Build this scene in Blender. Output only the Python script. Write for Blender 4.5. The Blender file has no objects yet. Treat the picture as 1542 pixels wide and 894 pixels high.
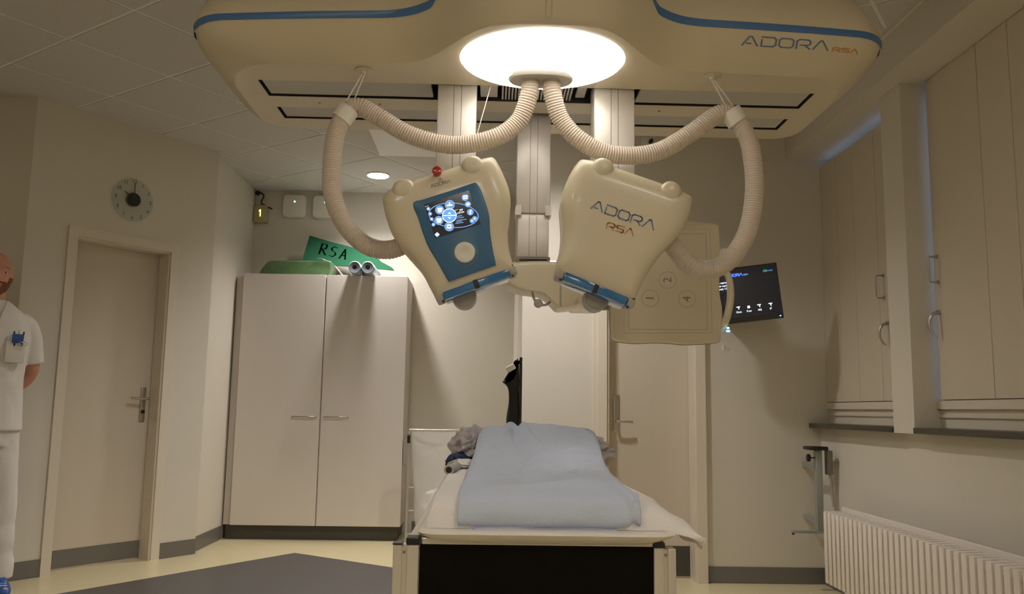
import bpy, bmesh, math, random
from mathutils import Vector, Matrix, noise
random.seed(4)
D, C = bpy.data, bpy.context
COL = C.scene.collection
PI = math.pi
R = math.radians

# ------------------------------------------------------------ camera
cd = D.cameras.new('camera'); cam = D.objects.new('camera', cd); COL.objects.link(cam)
cd.sensor_width = 36.0; cd.lens = 29.88; cd.clip_start = 0.05; cd.clip_end = 60
cam.matrix_world = Matrix(((0.999528, -0.019174, -0.024002, 0.0),
                           (-0.026308, -0.130909, -0.991045, 0.0),
                           (0.015861, 0.991209, -0.131352, 1.05),
                           (0, 0, 0, 1)))
C.scene.camera = cam
# ------------------------------------------------------------ world, exposure, lamps of the room
W = D.worlds.new('dusk_sky'); C.scene.world = W; W.use_nodes = True
W.node_tree.nodes['Background'].inputs[0].default_value = (0.30, 0.45, 0.80, 1)
W.node_tree.nodes['Background'].inputs[1].default_value = 1.7
vs = C.scene.view_settings
vs.view_transform = 'Standard'; vs.look = 'None'; vs.gamma = 1; vs.use_curve_mapping = False
vs.exposure = 1.1
LAMP = 2.3          # round lamp in the ceiling unit
PANEL = 7.0          # square ceiling panels
SPOT = 34.0           # small recessed ceiling lamps

# ------------------------------------------------------------ materials
def mat(name, col, rough=0.5, metal=0.0, var=0.0, vscale=8.0, bump=0.0, bscale=60.0, spec=0.5, emit=None, es=0.0, alpha=1.0, trans=0.0, coat=0.0, sss=0.0):
    m = D.materials.new(name); m.use_nodes = True
    nt = m.node_tree; b = nt.nodes['Principled BSDF']
    b.inputs['Base Color'].default_value = (*col, 1)
    b.inputs['Roughness'].default_value = rough
    b.inputs['Metallic'].default_value = metal
    b.inputs['Specular IOR Level'].default_value = spec
    b.inputs['Alpha'].default_value = alpha
    b.inputs['Transmission Weight'].default_value = trans
    b.inputs['Coat Weight'].default_value = coat
    if sss: b.inputs['Subsurface Weight'].default_value = sss
    if emit:
        b.inputs['Emission Color'].default_value = (*emit, 1); b.inputs['Emission Strength'].default_value = es
    if var or bump:
        tc = nt.nodes.new('ShaderNodeTexCoord')
        if var:
            n = nt.nodes.new('ShaderNodeTexNoise'); n.inputs['Scale'].default_value = vscale; n.inputs['Detail'].default_value = 5
            nt.links.new(tc.outputs['Object'], n.inputs['Vector'])
            mx = nt.nodes.new('ShaderNodeMix'); mx.data_type = 'RGBA'
            mx.inputs[6].default_value = (*[max(0, c * (1 - var)) for c in col], 1)
            mx.inputs[7].default_value = (*[min(1, c * (1 + var)) for c in col], 1)
            nt.links.new(n.outputs['Fac'], mx.inputs[0]); nt.links.new(mx.outputs[2], b.inputs['Base Color'])
        if bump:
            n2 = nt.nodes.new('ShaderNodeTexNoise'); n2.inputs['Scale'].default_value = bscale; n2.inputs['Detail'].default_value = 4
            nt.links.new(tc.outputs['Object'], n2.inputs['Vector'])
            bp = nt.nodes.new('ShaderNodeBump'); bp.inputs['Strength'].default_value = bump; bp.inputs['Distance'].default_value = 0.01
            nt.links.new(n2.outputs['Fac'], bp.inputs['Height']); nt.links.new(bp.outputs['Normal'], b.inputs['Normal'])
    return m

M = dict(
    wall=mat('wall_paint', (0.68, 0.635, 0.54), 0.7, var=0.025, vscale=3, bump=0.06, bscale=180),
    ceil=mat('ceiling_tile', (0.62, 0.60, 0.55), 0.9, var=0.03, vscale=30, bump=0.1, bscale=300),
    grid=mat('ceiling_grid', (0.88, 0.86, 0.82), 0.5, var=0.02),
    floor=mat('vinyl_cream', (0.66, 0.57, 0.35), 0.30, var=0.05, vscale=14),
    floord=mat('vinyl_grey', (0.075, 0.070, 0.068), 0.42, var=0.08, vscale=24),
    skirt=mat('skirting_grey', (0.17, 0.16, 0.14), 0.4, var=0.05),
    trim=mat('gloss_trim', (0.72, 0.65, 0.53), 0.35, var=0.02),
    door=mat('door_leaf', (0.62, 0.55, 0.44), 0.4, var=0.03, vscale=4),
    shutter=mat('shutter_paint', (0.64, 0.57, 0.45), 0.45, var=0.03, vscale=5),
    sill=mat('sill_stone', (0.055, 0.05, 0.035), 0.3, var=0.3, vscale=40),
    cab=mat('cabinet_laminate', (0.70, 0.65, 0.59), 0.4, var=0.02),
    cabside=mat('cabinet_carcass', (0.60, 0.54, 0.48), 0.5, var=0.02),
    plinth=mat('plinth', (0.06, 0.055, 0.045), 0.5, var=0.1),
    chrome=mat('brushed_steel', (0.50, 0.47, 0.43), 0.3, 1.0, var=0.05, vscale=30),
    alu=mat('aluminium', (0.70, 0.67, 0.60), 0.35, 0.55, var=0.04, vscale=20),
    alud=mat('aluminium_groove', (0.25, 0.23, 0.2), 0.5, 0.5, var=0.1),
    white=mat('white_plastic', (0.80, 0.76, 0.68), 0.35, var=0.02),
    cream=mat('cream_cover', (0.72, 0.64, 0.46), 0.3, var=0.015, vscale=3, coat=0.15),
    canopy=mat('canopy_cream', (0.68, 0.60, 0.43), 0.28, var=0.015, vscale=2, coat=0.2),
    plate=mat('canopy_plate', (0.68, 0.61, 0.47), 0.4, var=0.02),
    slotg=mat('slot_panel_grey', (0.52, 0.50, 0.45), 0.4, var=0.03),
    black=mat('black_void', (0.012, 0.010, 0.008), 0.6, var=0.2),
    blackp=mat('black_plastic', (0.012, 0.011, 0.010), 0.35, var=0.2),
    panelb=mat('black_brown_panel', (0.004, 0.003, 0.002), 0.6, var=0.3, vscale=20, spec=0.1),
    colm=mat('column_paint', (0.70, 0.66, 0.60), 0.35, 0.25, var=0.02),
    blue=mat('blue_stripe', (0.07, 0.18, 0.40), 0.3, var=0.04),
    bluep=mat('blue_panel', (0.035, 0.145, 0.29), 0.3, var=0.1, vscale=10, coat=0.3),
    bluet=mat('blue_window', (0.03, 0.18, 0.42), 0.15, var=0.1, coat=0.6),
    bluetxt=mat('blue_lettering', (0.15, 0.22, 0.33), 0.4, var=0.02),
    orange=mat('orange_lettering', (0.62, 0.25, 0.05), 0.4, var=0.02),
    greytxt=mat('grey_lettering', (0.20, 0.20, 0.19), 0.5, var=0.02),
    lineg=mat('grey_line', (0.42, 0.43, 0.41), 0.5, var=0.02),
    hose=mat('hose_plastic', (0.66, 0.57, 0.47), 0.42, var=0.03),
    boss=mat('grey_cover', (0.42, 0.39, 0.34), 0.4, var=0.02),
    red=mat('red_button', (0.45, 0.02, 0.012), 0.2, var=0.05, coat=0.6),
    knob=mat('knob_cream', (0.80, 0.78, 0.66), 0.35, var=0.02),
    cloth=mat('blue_drape', (0.57, 0.64, 0.78), 0.9, var=0.03, vscale=12, bump=0.25, bscale=220),
    sheet=mat('white_sheet', (0.90, 0.87, 0.84), 0.85, var=0.02, bump=0.3, bscale=300),
    linen=mat('grey_linen', (0.56, 0.53, 0.55), 0.85, var=0.06, bump=0.3, bscale=150),
    navy=mat('navy_cloth', (0.015, 0.02, 0.10), 0.8, var=0.2),
    foam=mat('grey_roll', (0.50, 0.46, 0.42), 0.8, var=0.06),
    green=mat('green_cloth', (0.022, 0.095, 0.050), 0.9, spec=0.05, var=0.05, vscale=20, bump=0.2, bscale=200),
    greenp=mat('green_wrap', (0.075, 0.14, 0.055), 0.35, var=0.3, vscale=25, coat=0.7),
    film=mat('clear_film', (0.85, 0.88, 0.82), 0.10, alpha=0.42, var=0.05),
    roll=mat('blue_grey_roll', (0.33, 0.38, 0.44), 0.5, var=0.06),
    ink=mat('black_ink', (0.001, 0.004, 0.002), 1.0, var=0.05, spec=0.0),
    glass=mat('clock_glass', (0.60, 0.66, 0.55), 0.15, alpha=0.25, var=0.02),
    pane=mat('window_glass', (0.95, 0.97, 1.0), 0.02, trans=1.0, var=0.01),
    numeral=mat('clock_numeral', (0.05, 0.05, 0.035), 0.5, var=0.05),
    led=mat('green_led', (0.1, 0.5, 0.4), 0.4, emit=(0.35, 1.0, 0.75), es=1.6, var=0.01),
    bled=mat('blue_led', (0.1, 0.2, 0.6), 0.4, emit=(0.15, 0.35, 1.0), es=1.6, var=0.01),
    exitb=mat('yellowish_device', (0.45, 0.40, 0.22), 0.4, var=0.1),
    yled=mat('yellow_led', (0.5, 0.4, 0.1), 0.4, emit=(1.0, 0.8, 0.25), es=0.9, var=0.01),
    bag=mat('clear_bag', (0.82, 0.80, 0.76), 0.2, alpha=0.55, var=0.05, bump=0.8, bscale=14),
    rubber=mat('black_rubber', (0.02, 0.02, 0.02), 0.7, var=0.1),
    rad=mat('radiator_enamel', (0.80, 0.74, 0.66), 0.35, var=0.015),
    radd=mat('radiator_core', (0.50, 0.45, 0.37), 0.5, var=0.03),
    darkc=mat('dark_apron', (0.012, 0.013, 0.012), 0.7, var=0.3, vscale=20),
    skin=mat('skin', (0.62, 0.30, 0.20), 0.5, var=0.08, vscale=30, sss=0.05),
    uniform=mat('white_uniform', (0.78, 0.74, 0.68), 0.85, var=0.02, bump=0.15, bscale=120),
    beard=mat('red_brown_beard', (0.25, 0.09, 0.04), 0.9, var=0.3, vscale=120, bump=0.6, bscale=250),
    eyew=mat('eye_white', (0.75, 0.72, 0.68), 0.3, var=0.01),
    eyed=mat('eye_iris', (0.05, 0.06, 0.07), 0.2, var=0.05),
    lip=mat('lips', (0.50, 0.18, 0.13), 0.5, var=0.05),
    shoe=mat('blue_shoe', (0.02, 0.09, 0.32), 0.45, var=0.1),
    stand=mat('grey_post', (0.38, 0.40, 0.38), 0.35, 0.4, var=0.04),
    screen=mat('screen_black', (0.006, 0.007, 0.012), 0.12, var=0.1, emit=(0.02, 0.03, 0.10), es=0.02),
    lampm=mat('lamp_diffuser', (0.9, 0.9, 0.88), 0.4, emit=(1.0, 0.94, 0.86), es=LAMP),
    panelm=mat('panel_diffuser', (0.9, 0.9, 0.88), 0.4, emit=(1.0, 0.905, 0.81), es=PANEL),
    spotm=mat('downlight_diffuser', (0.9, 0.9, 0.88), 0.4, emit=(1.0, 0.96, 0.88), es=9.0),
)
def glow(name, col, s): M[name] = mat(name, tuple(c * 0.3 for c in col), 0.4, emit=col, es=s, var=0.01)
glow('ui_white', (0.85, 0.93, 1.0), 0.85)
glow('ui_pale', (0.22, 0.38, 0.60), 0.42)
glow('ui_blue', (0.10, 0.24, 0.50), 0.8)
glow('ui_bright_blue', (0.05, 0.14, 0.9), 1.1)
glow('ui_green', (0.05, 0.5, 0.3), 0.7)

# ------------------------------------------------------------ mesh helpers
def obj(name, bm, m, parent=None, smooth=None, world=True, kind=None):
    me = D.meshes.new(name)
    bmesh.ops.recalc_face_normals(bm, faces=bm.faces[:])
    bm.to_mesh(me); bm.free()
    me.materials.append(m if not isinstance(m, str) else M[m])
    if smooth is not None:
        me.shade_smooth(); me.set_sharp_from_angle(angle=R(smooth))
    o = D.objects.new(name, me); COL.objects.link(o)
    if parent is not None:
        if world: me.transform(mw(parent).inverted())
        o.parent = parent
    if kind: o['kind'] = kind
    return o
def mw(o):
    m = Matrix.LocRotScale(o.location, o.rotation_euler, o.scale)
    return mw(o.parent) @ m if o.parent else m
def tag(o, label, cat, group=None):
    o['label'] = label; o['category'] = cat
    if group: o['group'] = group
    return o
def thing(name, label, cat, loc, group=None, rz=0.0):
    o = D.objects.new(name, None); COL.objects.link(o); o.location = loc; o.rotation_euler = (0, 0, rz)
    o.empty_display_size = 0.05
    return tag(o, label, cat, group)
def lab(o, s): o['label'] = s; return o
def B(): return bmesh.new()
def box(bm, lo, hi, mtx=None, bev=0.0, seg=2):
    x0, y0, z0 = lo; x1, y1, z1 = hi
    vs_ = [bm.verts.new(p) for p in ((x0,y0,z0),(x1,y0,z0),(x1,y1,z0),(x0,y1,z0),(x0,y0,z1),(x1,y0,z1),(x1,y1,z1),(x0,y1,z1))]
    fs = [bm.faces.new([vs_[i] for i in f]) for f in ((0,3,2,1),(4,5,6,7),(0,1,5,4),(1,2,6,5),(2,3,7,6),(3,0,4,7))]
    if bev:
        es = list({e for f in fs for e in f.edges})
        r = bmesh.ops.bevel(bm, geom=es, offset=bev, segments=seg, affect='EDGES', profile=0.5, clamp_overlap=True)
        if mtx: bmesh.ops.transform(bm, matrix=mtx, verts=list({v for f in r['faces'] for v in f.verts} | {v for v in vs_ if v.is_valid}))
        return bm
    if mtx: bmesh.ops.transform(bm, matrix=mtx, verts=vs_)
    return bm
def bx(lo, hi, bev=0.0, mtx=None): return box(B(), lo, hi, mtx, bev)
def rings(bm, rs, cap=True, closed=True):
    V = [[bm.verts.new(p) for p in r] for r in rs]
    n = len(V[0])
    for a, b in zip(V, V[1:]):
        for i in range(n if closed else n - 1):
            j = (i + 1) % n
            bm.faces.new((a[i], a[j], b[j], b[i]))
    if cap and closed:
        bm.faces.new(V[0][::-1]); bm.faces.new(V[-1])
    return V
def circ(c, r, ax, ay, n=16):
    c = Vector(c)
    return [c + ax * (math.cos(2*PI*i/n) * r) + ay * (math.sin(2*PI*i/n) * r) for i in range(n)]
def basis(d):
    d = Vector(d).normalized()
    a = Vector((0, 0, 1)) if abs(d.z) < 0.9 else Vector((1, 0, 0))
    x = a.cross(d).normalized(); return x, d.cross(x).normalized(), d
def cyl(bm, p, q, r, r2=None, n=16):
    p, q = Vector(p), Vector(q); x, y, d = basis(q - p)
    rings(bm, [circ(p, r, x, y, n), circ(q, r if r2 is None else r2, x, y, n)]); return bm
def lathe(bm, c, axis, prof, n=24):
    c = Vector(c); x, y, d = basis(axis)
    rings(bm, [circ(c + d * h, max(r, 1e-4), x, y, n) for r, h in prof]); return bm
def cr(pts, n=8, closed=False):
    P = [Vector(p) for p in pts]; out = []; L = len(P)
    rng = range(L) if closed else range(L - 1)
    for i in rng:
        if closed: a, b, c, d = P[i-1], P[i], P[(i+1) % L], P[(i+2) % L]
        else: a, b, c, d = P[max(i-1, 0)], P[i], P[i+1], P[min(i+2, L-1)]
        for k in range(n):
            t = k / n
            out.append(0.5 * ((2*b) + (c-a)*t + (2*a-5*b+4*c-d)*t*t + (3*b-a-3*c+d)*t**3))
    if not closed: out.append(P[-1])
    return out
def tube(bm, pts, r, n=12, cap=True):
    P = [Vector(p) for p in pts]; N = len(P)
    rad = r if callable(r) else (lambda i: r if not isinstance(r, (list, tuple)) else r[i])
    x = None; rs = []
    for i in range(N):
        d = (P[min(i+1, N-1)] - P[max(i-1, 0)]).normalized()
        if x is None: x, y, _ = basis(d)
        else:
            x = (x - d * x.dot(d)).normalized(); y = d.cross(x)
        rs.append(circ(P[i], rad(i), x, y, n))
    rings(bm, rs, cap); return bm
def resample(P, step):
    out = [P[0].copy()]; acc = 0
    for a, b in zip(P, P[1:]):
        L = (b - a).length; t = step - acc
        while t <= L: out.append(a.lerp(b, t / L)); t += step
        acc = (acc + L) % step if L + acc >= step else acc + L
    return out
def norm2(P):
    n = len(P); N = []
    area = sum(P[i][0]*P[(i+1)%n][1] - P[(i+1)%n][0]*P[i][1] for i in range(n))
    s = 1 if area > 0 else -1
    for i in range(n):
        tx = P[(i+1)%n][0] - P[i-1][0]; ty = P[(i+1)%n][1] - P[i-1][1]; L = math.hypot(tx, ty) or 1
        N.append((s*ty/L, -s*tx/L))
    return N
def slab(bm, out2, prof, f):
    """closed outline (u,v) swept through prof = [(depth, inset)], placed by f(u,v,depth)"""
    N = norm2(out2)
    rings(bm, [[Vector(f(p[0] - n[0]*ins, p[1] - n[1]*ins, d)) for p, n in zip(out2, N)] for d, ins in prof]); return bm
def starslab(bm, out2, prof, f, c, RM=0.2):
    """like slab, but rings shrink towards c and the front closes in a fan"""
    rs = []
    for d, ins in prof:
        k = 1 - ins/RM; rs.append([Vector(f(c[0] + (p[0]-c[0])*k, c[1] + (p[1]-c[1])*k, d)) for p in out2])
    V = rings(bm, rs, cap=False); n = len(out2)
    for ring_, d in ((V[0], prof[0][0]), (V[-1], prof[-1][0])):
        m = bm.verts.new(f(c[0], c[1], d))
        for i in range(n): bm.faces.new((ring_[i], ring_[(i+1) % n], m))
    return bm
def rrect(x0, y0, x1, y1, r, n=5):
    o = []
    for cx, cy, a0 in ((x1-r, y0+r, -90), (x1-r, y1-r, 0), (x0+r, y1-r, 90), (x0+r, y0+r, 180)):
        for k in range(n+1):
            a = R(a0 + 90*k/n); o.append((cx + r*math.cos(a), cy + r*math.sin(a)))
    return o
def roundprof(d0, d1, r, back=None, n=5):
    p = [(d0 + r*(1-math.sin(PI/2*k/n)), r*(1-math.cos(PI/2*k/n))) for k in range(n+1)][::-1]
    p = [(d0 + r*(1-math.cos(a)), r*(1-math.sin(a))) for a in [PI/2*k/n for k in range(n+1)]]
    rb = back if back is not None else r
    p += [(d1 - rb*(1-math.sin(a)), rb*(1-math.cos(a))) for a in [PI/2*k/n for k in range(n+1)]]
    return p
def bake(o):
    dg = C.evaluated_depsgraph_get(); me = D.meshes.new_from_object(o.evaluated_get(dg))
    o.modifiers.clear(); o.data = me; return o
def cut(o, bm):
    c = obj('cutter', bm, 'black')
    c.matrix_world = Matrix.Identity(4)
    if o.parent: c.data.transform(Matrix.Identity(4))
    md = o.modifiers.new('b', 'BOOLEAN'); md.operation = 'DIFFERENCE'; md.solver = 'EXACT'; md.object = c
    C.view_layer.update(); bake(o); D.objects.remove(c)
    return o
def text_bm(s, size, place, align='CENTER', ext=0.0):
    cu = D.curves.new('t', 'FONT'); cu.body = s; cu.size = size; cu.align_x = align; cu.align_y = 'CENTER'; cu.resolution_u = 3
    to = D.objects.new('t', cu); COL.objects.link(to); C.view_layer.update()
    me = D.meshes.new_from_object(to.evaluated_get(C.evaluated_depsgraph_get()))
    D.objects.remove(to); bm = B(); bm.from_mesh(me); D.meshes.remove(me)
    for v in bm.verts: v.co = Vector(place(v.co.x, v.co.y))
    return bm
# squared technical lettering made of strokes (unit height)
GL = {'A': (1.25, [[(0,0),(.52,1),(.70,1),(1.22,0)], [(.36,.22),(.66,.22)]]),
      'V': (1.25, [[(0,0),(.52,1),(.70,1),(1.22,0)]]),
      'D': (1.15, [[(0,.7),(0,0),(.95,0),(1.15,.2),(1.15,.8),(.95,1),(0,1)]]),
      'O': (1.15, [[(.2,0),(.95,0),(1.15,.2),(1.15,.8),(.95,1),(.2,1),(0,.8),(0,.2),(.2,0)]]),
      'R': (1.10, [[(0,0),(0,.8),(.2,1),(.9,1),(1.1,.85),(1.1,.55),(.9,.4),(.3,.4)], [(.62,.4),(1.1,0)]]),
      'S': (1.05, [[(1.05,1),(.2,1),(0,.85),(0,.65),(.2,.52),(.85,.52),(1.05,.38),(1.05,.15),(.85,0),(0,0)]])}
def strokes(bm, polys, t, place, sub=1):
    for pl in polys:
        for (a, b) in zip(pl, pl[1:]):
            dx, dy = b[0]-a[0], b[1]-a[1]; L = math.hypot(dx, dy)
            if L < 1e-6: continue
            ux, uy = dx/L, dy/L; e = t*0.45; px, py = -uy*t/2, ux*t/2
            prev = None
            for k in range(sub+1):
                s = -e + (L + 2*e) * k/sub
                c = (a[0] + ux*s, a[1] + uy*s)
                cur = (bm.verts.new(place(c[0]+px, c[1]+py)), bm.verts.new(place(c[0]-px, c[1]-py)))
                if prev: bm.faces.new((prev[0], prev[1], cur[1], cur[0]))
                prev = cur
def word(s, h, gap=0.3):
    """strokes of a word, origin at its lower left; returns polys, width"""
    x = 0; out = []
    for ch in s:
        w, pl = GL[ch]
        out += [[((x + p[0])*h, p[1]*h) for p in q] for q in pl]; x += w + gap
    return out, (x - gap)*h

# ============================================================ ROOM
H = 2.95
AZ = R(36); U = Vector((math.sin(AZ), math.cos(AZ), 0)); NL = Vector((math.cos(AZ), -math.sin(AZ), 0))
P0 = Vector((-2.075, 6.284, 0))              # far end of the slanted left wall
LWm = Matrix(((U.x, 0, NL.x, P0.x), (U.y, 0, NL.y, P0.y), (0, 1, 0, 0), (0, 0, 0, 1)))   # (s, z, n) -> world
def LW(s, z, n=0.0): return P0 + U*s + Vector((0, 0, z)) + NL*n
S1 = -1.345                                  # near end
PA = LW(S1, 0)
room = [(-4.3, -2.2), (2.12, -2.2), (2.12, 5.45), (0.20, 5.45), (0.20, 7.42), (-2.11, 7.42), (-2.11, 6.30), (P0.x, P0.y), (PA.x, PA.y), (-4.3, PA.y)]
def st(name, bm, m, parent=None, **k):
    o = obj(name, bm, m, parent, **k)
    if parent is None: o['kind'] = 'structure'
    return o
# floor and its dark field
bm = B(); box(bm, (-4.5, -2.5, -0.08), (2.5, 7.7, 0.0))
floor = st('floor', bm, 'floor')
tip = Vector((-1.385, 6.36)); a1 = R(34.5); du = Vector((-math.sin(a1), -math.cos(a1))); dv = Vector((math.cos(a1), -math.sin(a1)))
q = [tip, tip + dv*2.45, tip + dv*2.45 + du*4.4, tip + du*4.4]
bm = B(); rings(bm, [[(p.x, p.y, 0.0005) for p in q], [(p.x, p.y, 0.0025) for p in q]])
obj('floor_inlay', bm, 'floord', floor)
# ceiling
bm = B(); bm.faces.new([bm.verts.new((x, y, H)) for x, y in room]); r = bmesh.ops.extrude_face_region(bm, geom=bm.faces[:])
bmesh.ops.translate(bm, vec=(0, 0, 0.08), verts=[v for v in r['geom'] if isinstance(v, bmesh.types.BMVert)])
box(bm, (-4.5, -2.5, H+0.081), (2.5, 7.7, H+0.12))
ceiling = st('ceiling', bm, 'grid')
def clip(poly, a, b):
    """keep the side left of a->b"""
    out = []; nx, ny = -(b[1]-a[1]), (b[0]-a[0])
    f = lambda p: (p[0]-a[0])*nx + (p[1]-a[1])*ny
    for i in range(len(poly)):
        p, q_ = poly[i-1], poly[i]; fp, fq = f(p), f(q_)
        if (fp < 0) != (fq < 0):
            t = fp/(fp-fq); out.append((p[0]+(q_[0]-p[0])*t, p[1]+(q_[1]-p[1])*t))
        if fq >= 0: out.append(q_)
    return out
ta = R(35.4); tu = Vector((math.sin(ta), math.cos(ta))); tv = Vector((math.cos(ta), -math.sin(ta))); T0 = Vector((-2.258, 4.321)); TS = 0.604
for i in range(-14, 9):
    for j in range(-8, 14):
        c0 = T0 + tu*(i*TS) + tv*(j*TS); g = 0.010
        cs = [c0 + tu*a + tv*b for a, b in ((g, g), (TS-g, g), (TS-g, TS-g), (g, TS-g))]
        if min(p.x for p in cs) > 2.0 or max(p.x for p in cs) < -4.3 or min(p.y for p in cs) > 7.42 or max(p.y for p in cs) < -2.2: continue
        cc = [(p.x, p.y) for p in cs]
        ar = sum(cc[k-1][0]*cc[k][1] - cc[k][0]*cc[k-1][1] for k in range(4))
        if ar < 0: cc = cc[::-1]
        poly = [p for p in room]
        for k in range(4): poly = clip(poly, cc[k], cc[(k+1) % 4])
        # drop repeated points
        pp = []
        for p in poly:
            if not pp or math.hypot(p[0]-pp[-1][0], p[1]-pp[-1][1]) > 1e-4: pp.append(p)
        if len(pp) > 1 and math.hypot(pp[0][0]-pp[-1][0], pp[0][1]-pp[-1][1]) < 1e-4: pp.pop()
        if len(pp) < 3: continue
        ar = abs(sum(pp[k-1][0]*pp[k][1] - pp[k][0]*pp[k-1][1] for k in range(len(pp))))/2
        if ar < 0.004: continue
        bm = B(); rings(bm, [[(x, y, H-0.004) for x, y in pp], [(x, y, H-0.0002) for x, y in pp]])
        obj('ceiling_tile', bm, 'ceil', ceiling)
# walls
TH = 0.22
dS0, dS1, dH = -1.025, -0.352, 2.115          # opening of the left door
bm = B()
def lb(bm, s0, z0, n0, s1, z1, n1, bev=0): return box(bm, (s0, z0, n0), (s1, z1, n1), LWm, bev)
lb(bm, S1, 0, -TH, dS0, H, 0); lb(bm, dS1, 0, -TH, 0, H, 0); lb(bm, dS0, dH, -TH, dS1, H, 0)
st('wall_left', bm, 'wall')
bm = B(); box(bm, (-4.4, PA.y, 0), (PA.x, PA.y+TH, H)); st('wall_left_front', bm, 'wall')
bm = B(); box(bm, (-2.33, 6.30, 0), (-2.11, 7.6, H)); 
st('wall_left_back', bm, 'wall')
st('wall_back', bx((-2.3, 7.42, 0), (0.2, 7.62, H)), 'wall')
# back wall on the right, with its door opening
ox0, ox1, oz = 0.745, 1.315, 2.12
bm = B(); box(bm, (0.20, 5.45, 0), (ox0, 5.67, H)); box(bm, (ox1, 5.45, 0), (2.45, 5.67, H)); box(bm, (ox0, 5.45, oz), (ox1, 5.67, H))
box(bm, (0.20, 5.67, 0), (0.42, 7.5, H))
st('wall_back_right', bm, 'wall')
bm = B(); box(bm, (-4.4, -2.3, 0), (-4.3, PA.y, H)); st('wall_far_left', bm, 'wall')
bm = B(); box(bm, (-4.4, -2.4, 0), (2.4, -2.2, H)); st('wall_front', bm, 'wall')
# right wall: parapet, pillars, soffit
XR = 2.12; SO = 2.73
bm = B(); box(bm, (XR, -2.2, 0), (XR+0.32, 5.45, 0.965))
box(bm, (XR, -2.2, 0.965), (XR+0.32, 1.2, SO)); st('wall_right', bm, 'wall')
bm = B(); box(bm, (2.055, 4.10, 0.965), (XR+0.32, 4.315, SO)); st('trim_1', bm, 'wall')
bm = B(); box(bm, (1.94, -2.2, SO), (XR+0.32, 5.45, H-0.0)); st('trim_2', bm, 'wall')
bm = B(); box(bm, (1.925, -2.2, H-0.03), (1.94, 5.45, H)); st('trim_3', bm, 'trim')
for nm, y0, y1 in (('window_sill', 4.315, 5.45), ('window_sill', 1.2, 4.10)):
    o = st('trim_%d' % (4 if y0 > 4.2 else 5), bx((2.045, y0, 0.966), (2.30, y1, 0.995), 0.004), 'sill', smooth=35)
# windows behind the shutters
for k, (y0, y1, cuts) in enumerate(((4.32, 5.45, (4.88,)), (1.2, 4.095, (2.1, 3.1)))):
    bm = B()
    box(bm, (2.24, y0, 0.996), (2.32, y1, 1.06)); box(bm, (2.22, y0, 1.06), (2.32, y1, 1.075))
    box(bm, (2.24, y0, 2.67), (2.32, y1, SO)); box(bm, (2.24, y0, 1.075), (2.32, y0+0.05, 2.67)); box(bm, (2.24, y1-0.05, 1.075), (2.32, y1, 2.67))
    for c_ in cuts: box(bm, (2.24, c_-0.03, 1.075), (2.32, c_+0.03, 2.67))
    wdw = st('window_%d' % (k+1), bm, 'trim')
    ed = [y0+0.05] + [c_ for c_ in cuts] + [y1-0.05]
    for a, b in zip(ed, ed[1:]): obj('pane', bx((2.272, a+0.03, 1.075), (2.278, b-0.03, 2.67)), 'pane', wdw)
# stepped apron boards under the shutters
for k, (y0, y1) in enumerate(((4.316, 5.449), (1.21, 4.099))):
    bm = B(); box(bm, (2.185, y0, 0.996), (2.239, y1, 1.1269)); box(bm, (2.168, y0, 1.085), (2.185, y1, 1.125)); box(bm, (2.176, y0, 1.045), (2.185, y1, 1.060))
    st('trim_%d' % (6+k), bm, 'trim')
# door in the slanted left wall
d1 = st('door_1', lb(B(), dS0-0.01, 0.001, -0.155, dS1+0.01, dH+0.01, -0.115), 'door')
lab(obj('kick_plate', lb(B(), dS0+0.02, 0.014, -0.115, dS1-0.004, 0.125, -0.110), 'skirt', d1), 'dark grey kick plate along the foot of the door')
hx = dS1 - 0.062
bp = obj('handle_plate', lb(B(), hx-0.021, 0.925, -0.115, hx+0.021, 1.165, -0.107, 0.003), 'chrome', d1, smooth=40)
bm = B(); cyl(bm, LW(hx, 1.085, -0.108), LW(hx, 1.085, -0.06), 0.010); tube(bm, [LW(hx+0.012, 1.085, -0.062), LW(hx-0.04, 1.086, -0.058), LW(hx-0.115, 1.088, -0.064)], 0.0085)
obj('lever_handle', bm, 'chrome', d1, smooth=40)
obj('lock_cylinder', cyl(B(), LW(hx, 0.995, -0.108), LW(hx, 0.995, -0.098), 0.013), 'blackp', d1, smooth=40)
bm = B()
for a, b in ((dS0-0.062, dS0-0.0), (dS1, dS1+0.062)): lb(bm, a, 0, 0, b, dH+0.062, 0.014)
lb(bm, dS0, dH, 0, dS1, dH+0.062, 0.014)
st('trim_8', bm, 'trim')
bm = B(); lb(bm, dS1-0.012, 0, -0.11, dS1+0.0, dH, 0.0); lb(bm, dS0, 0, -0.11, dS0+0.008, dH, 0.0); lb(bm, dS0, dH-0.012, -0.11, dS1, dH, 0.0)
st('trim_9', bm, 'trim')
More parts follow.
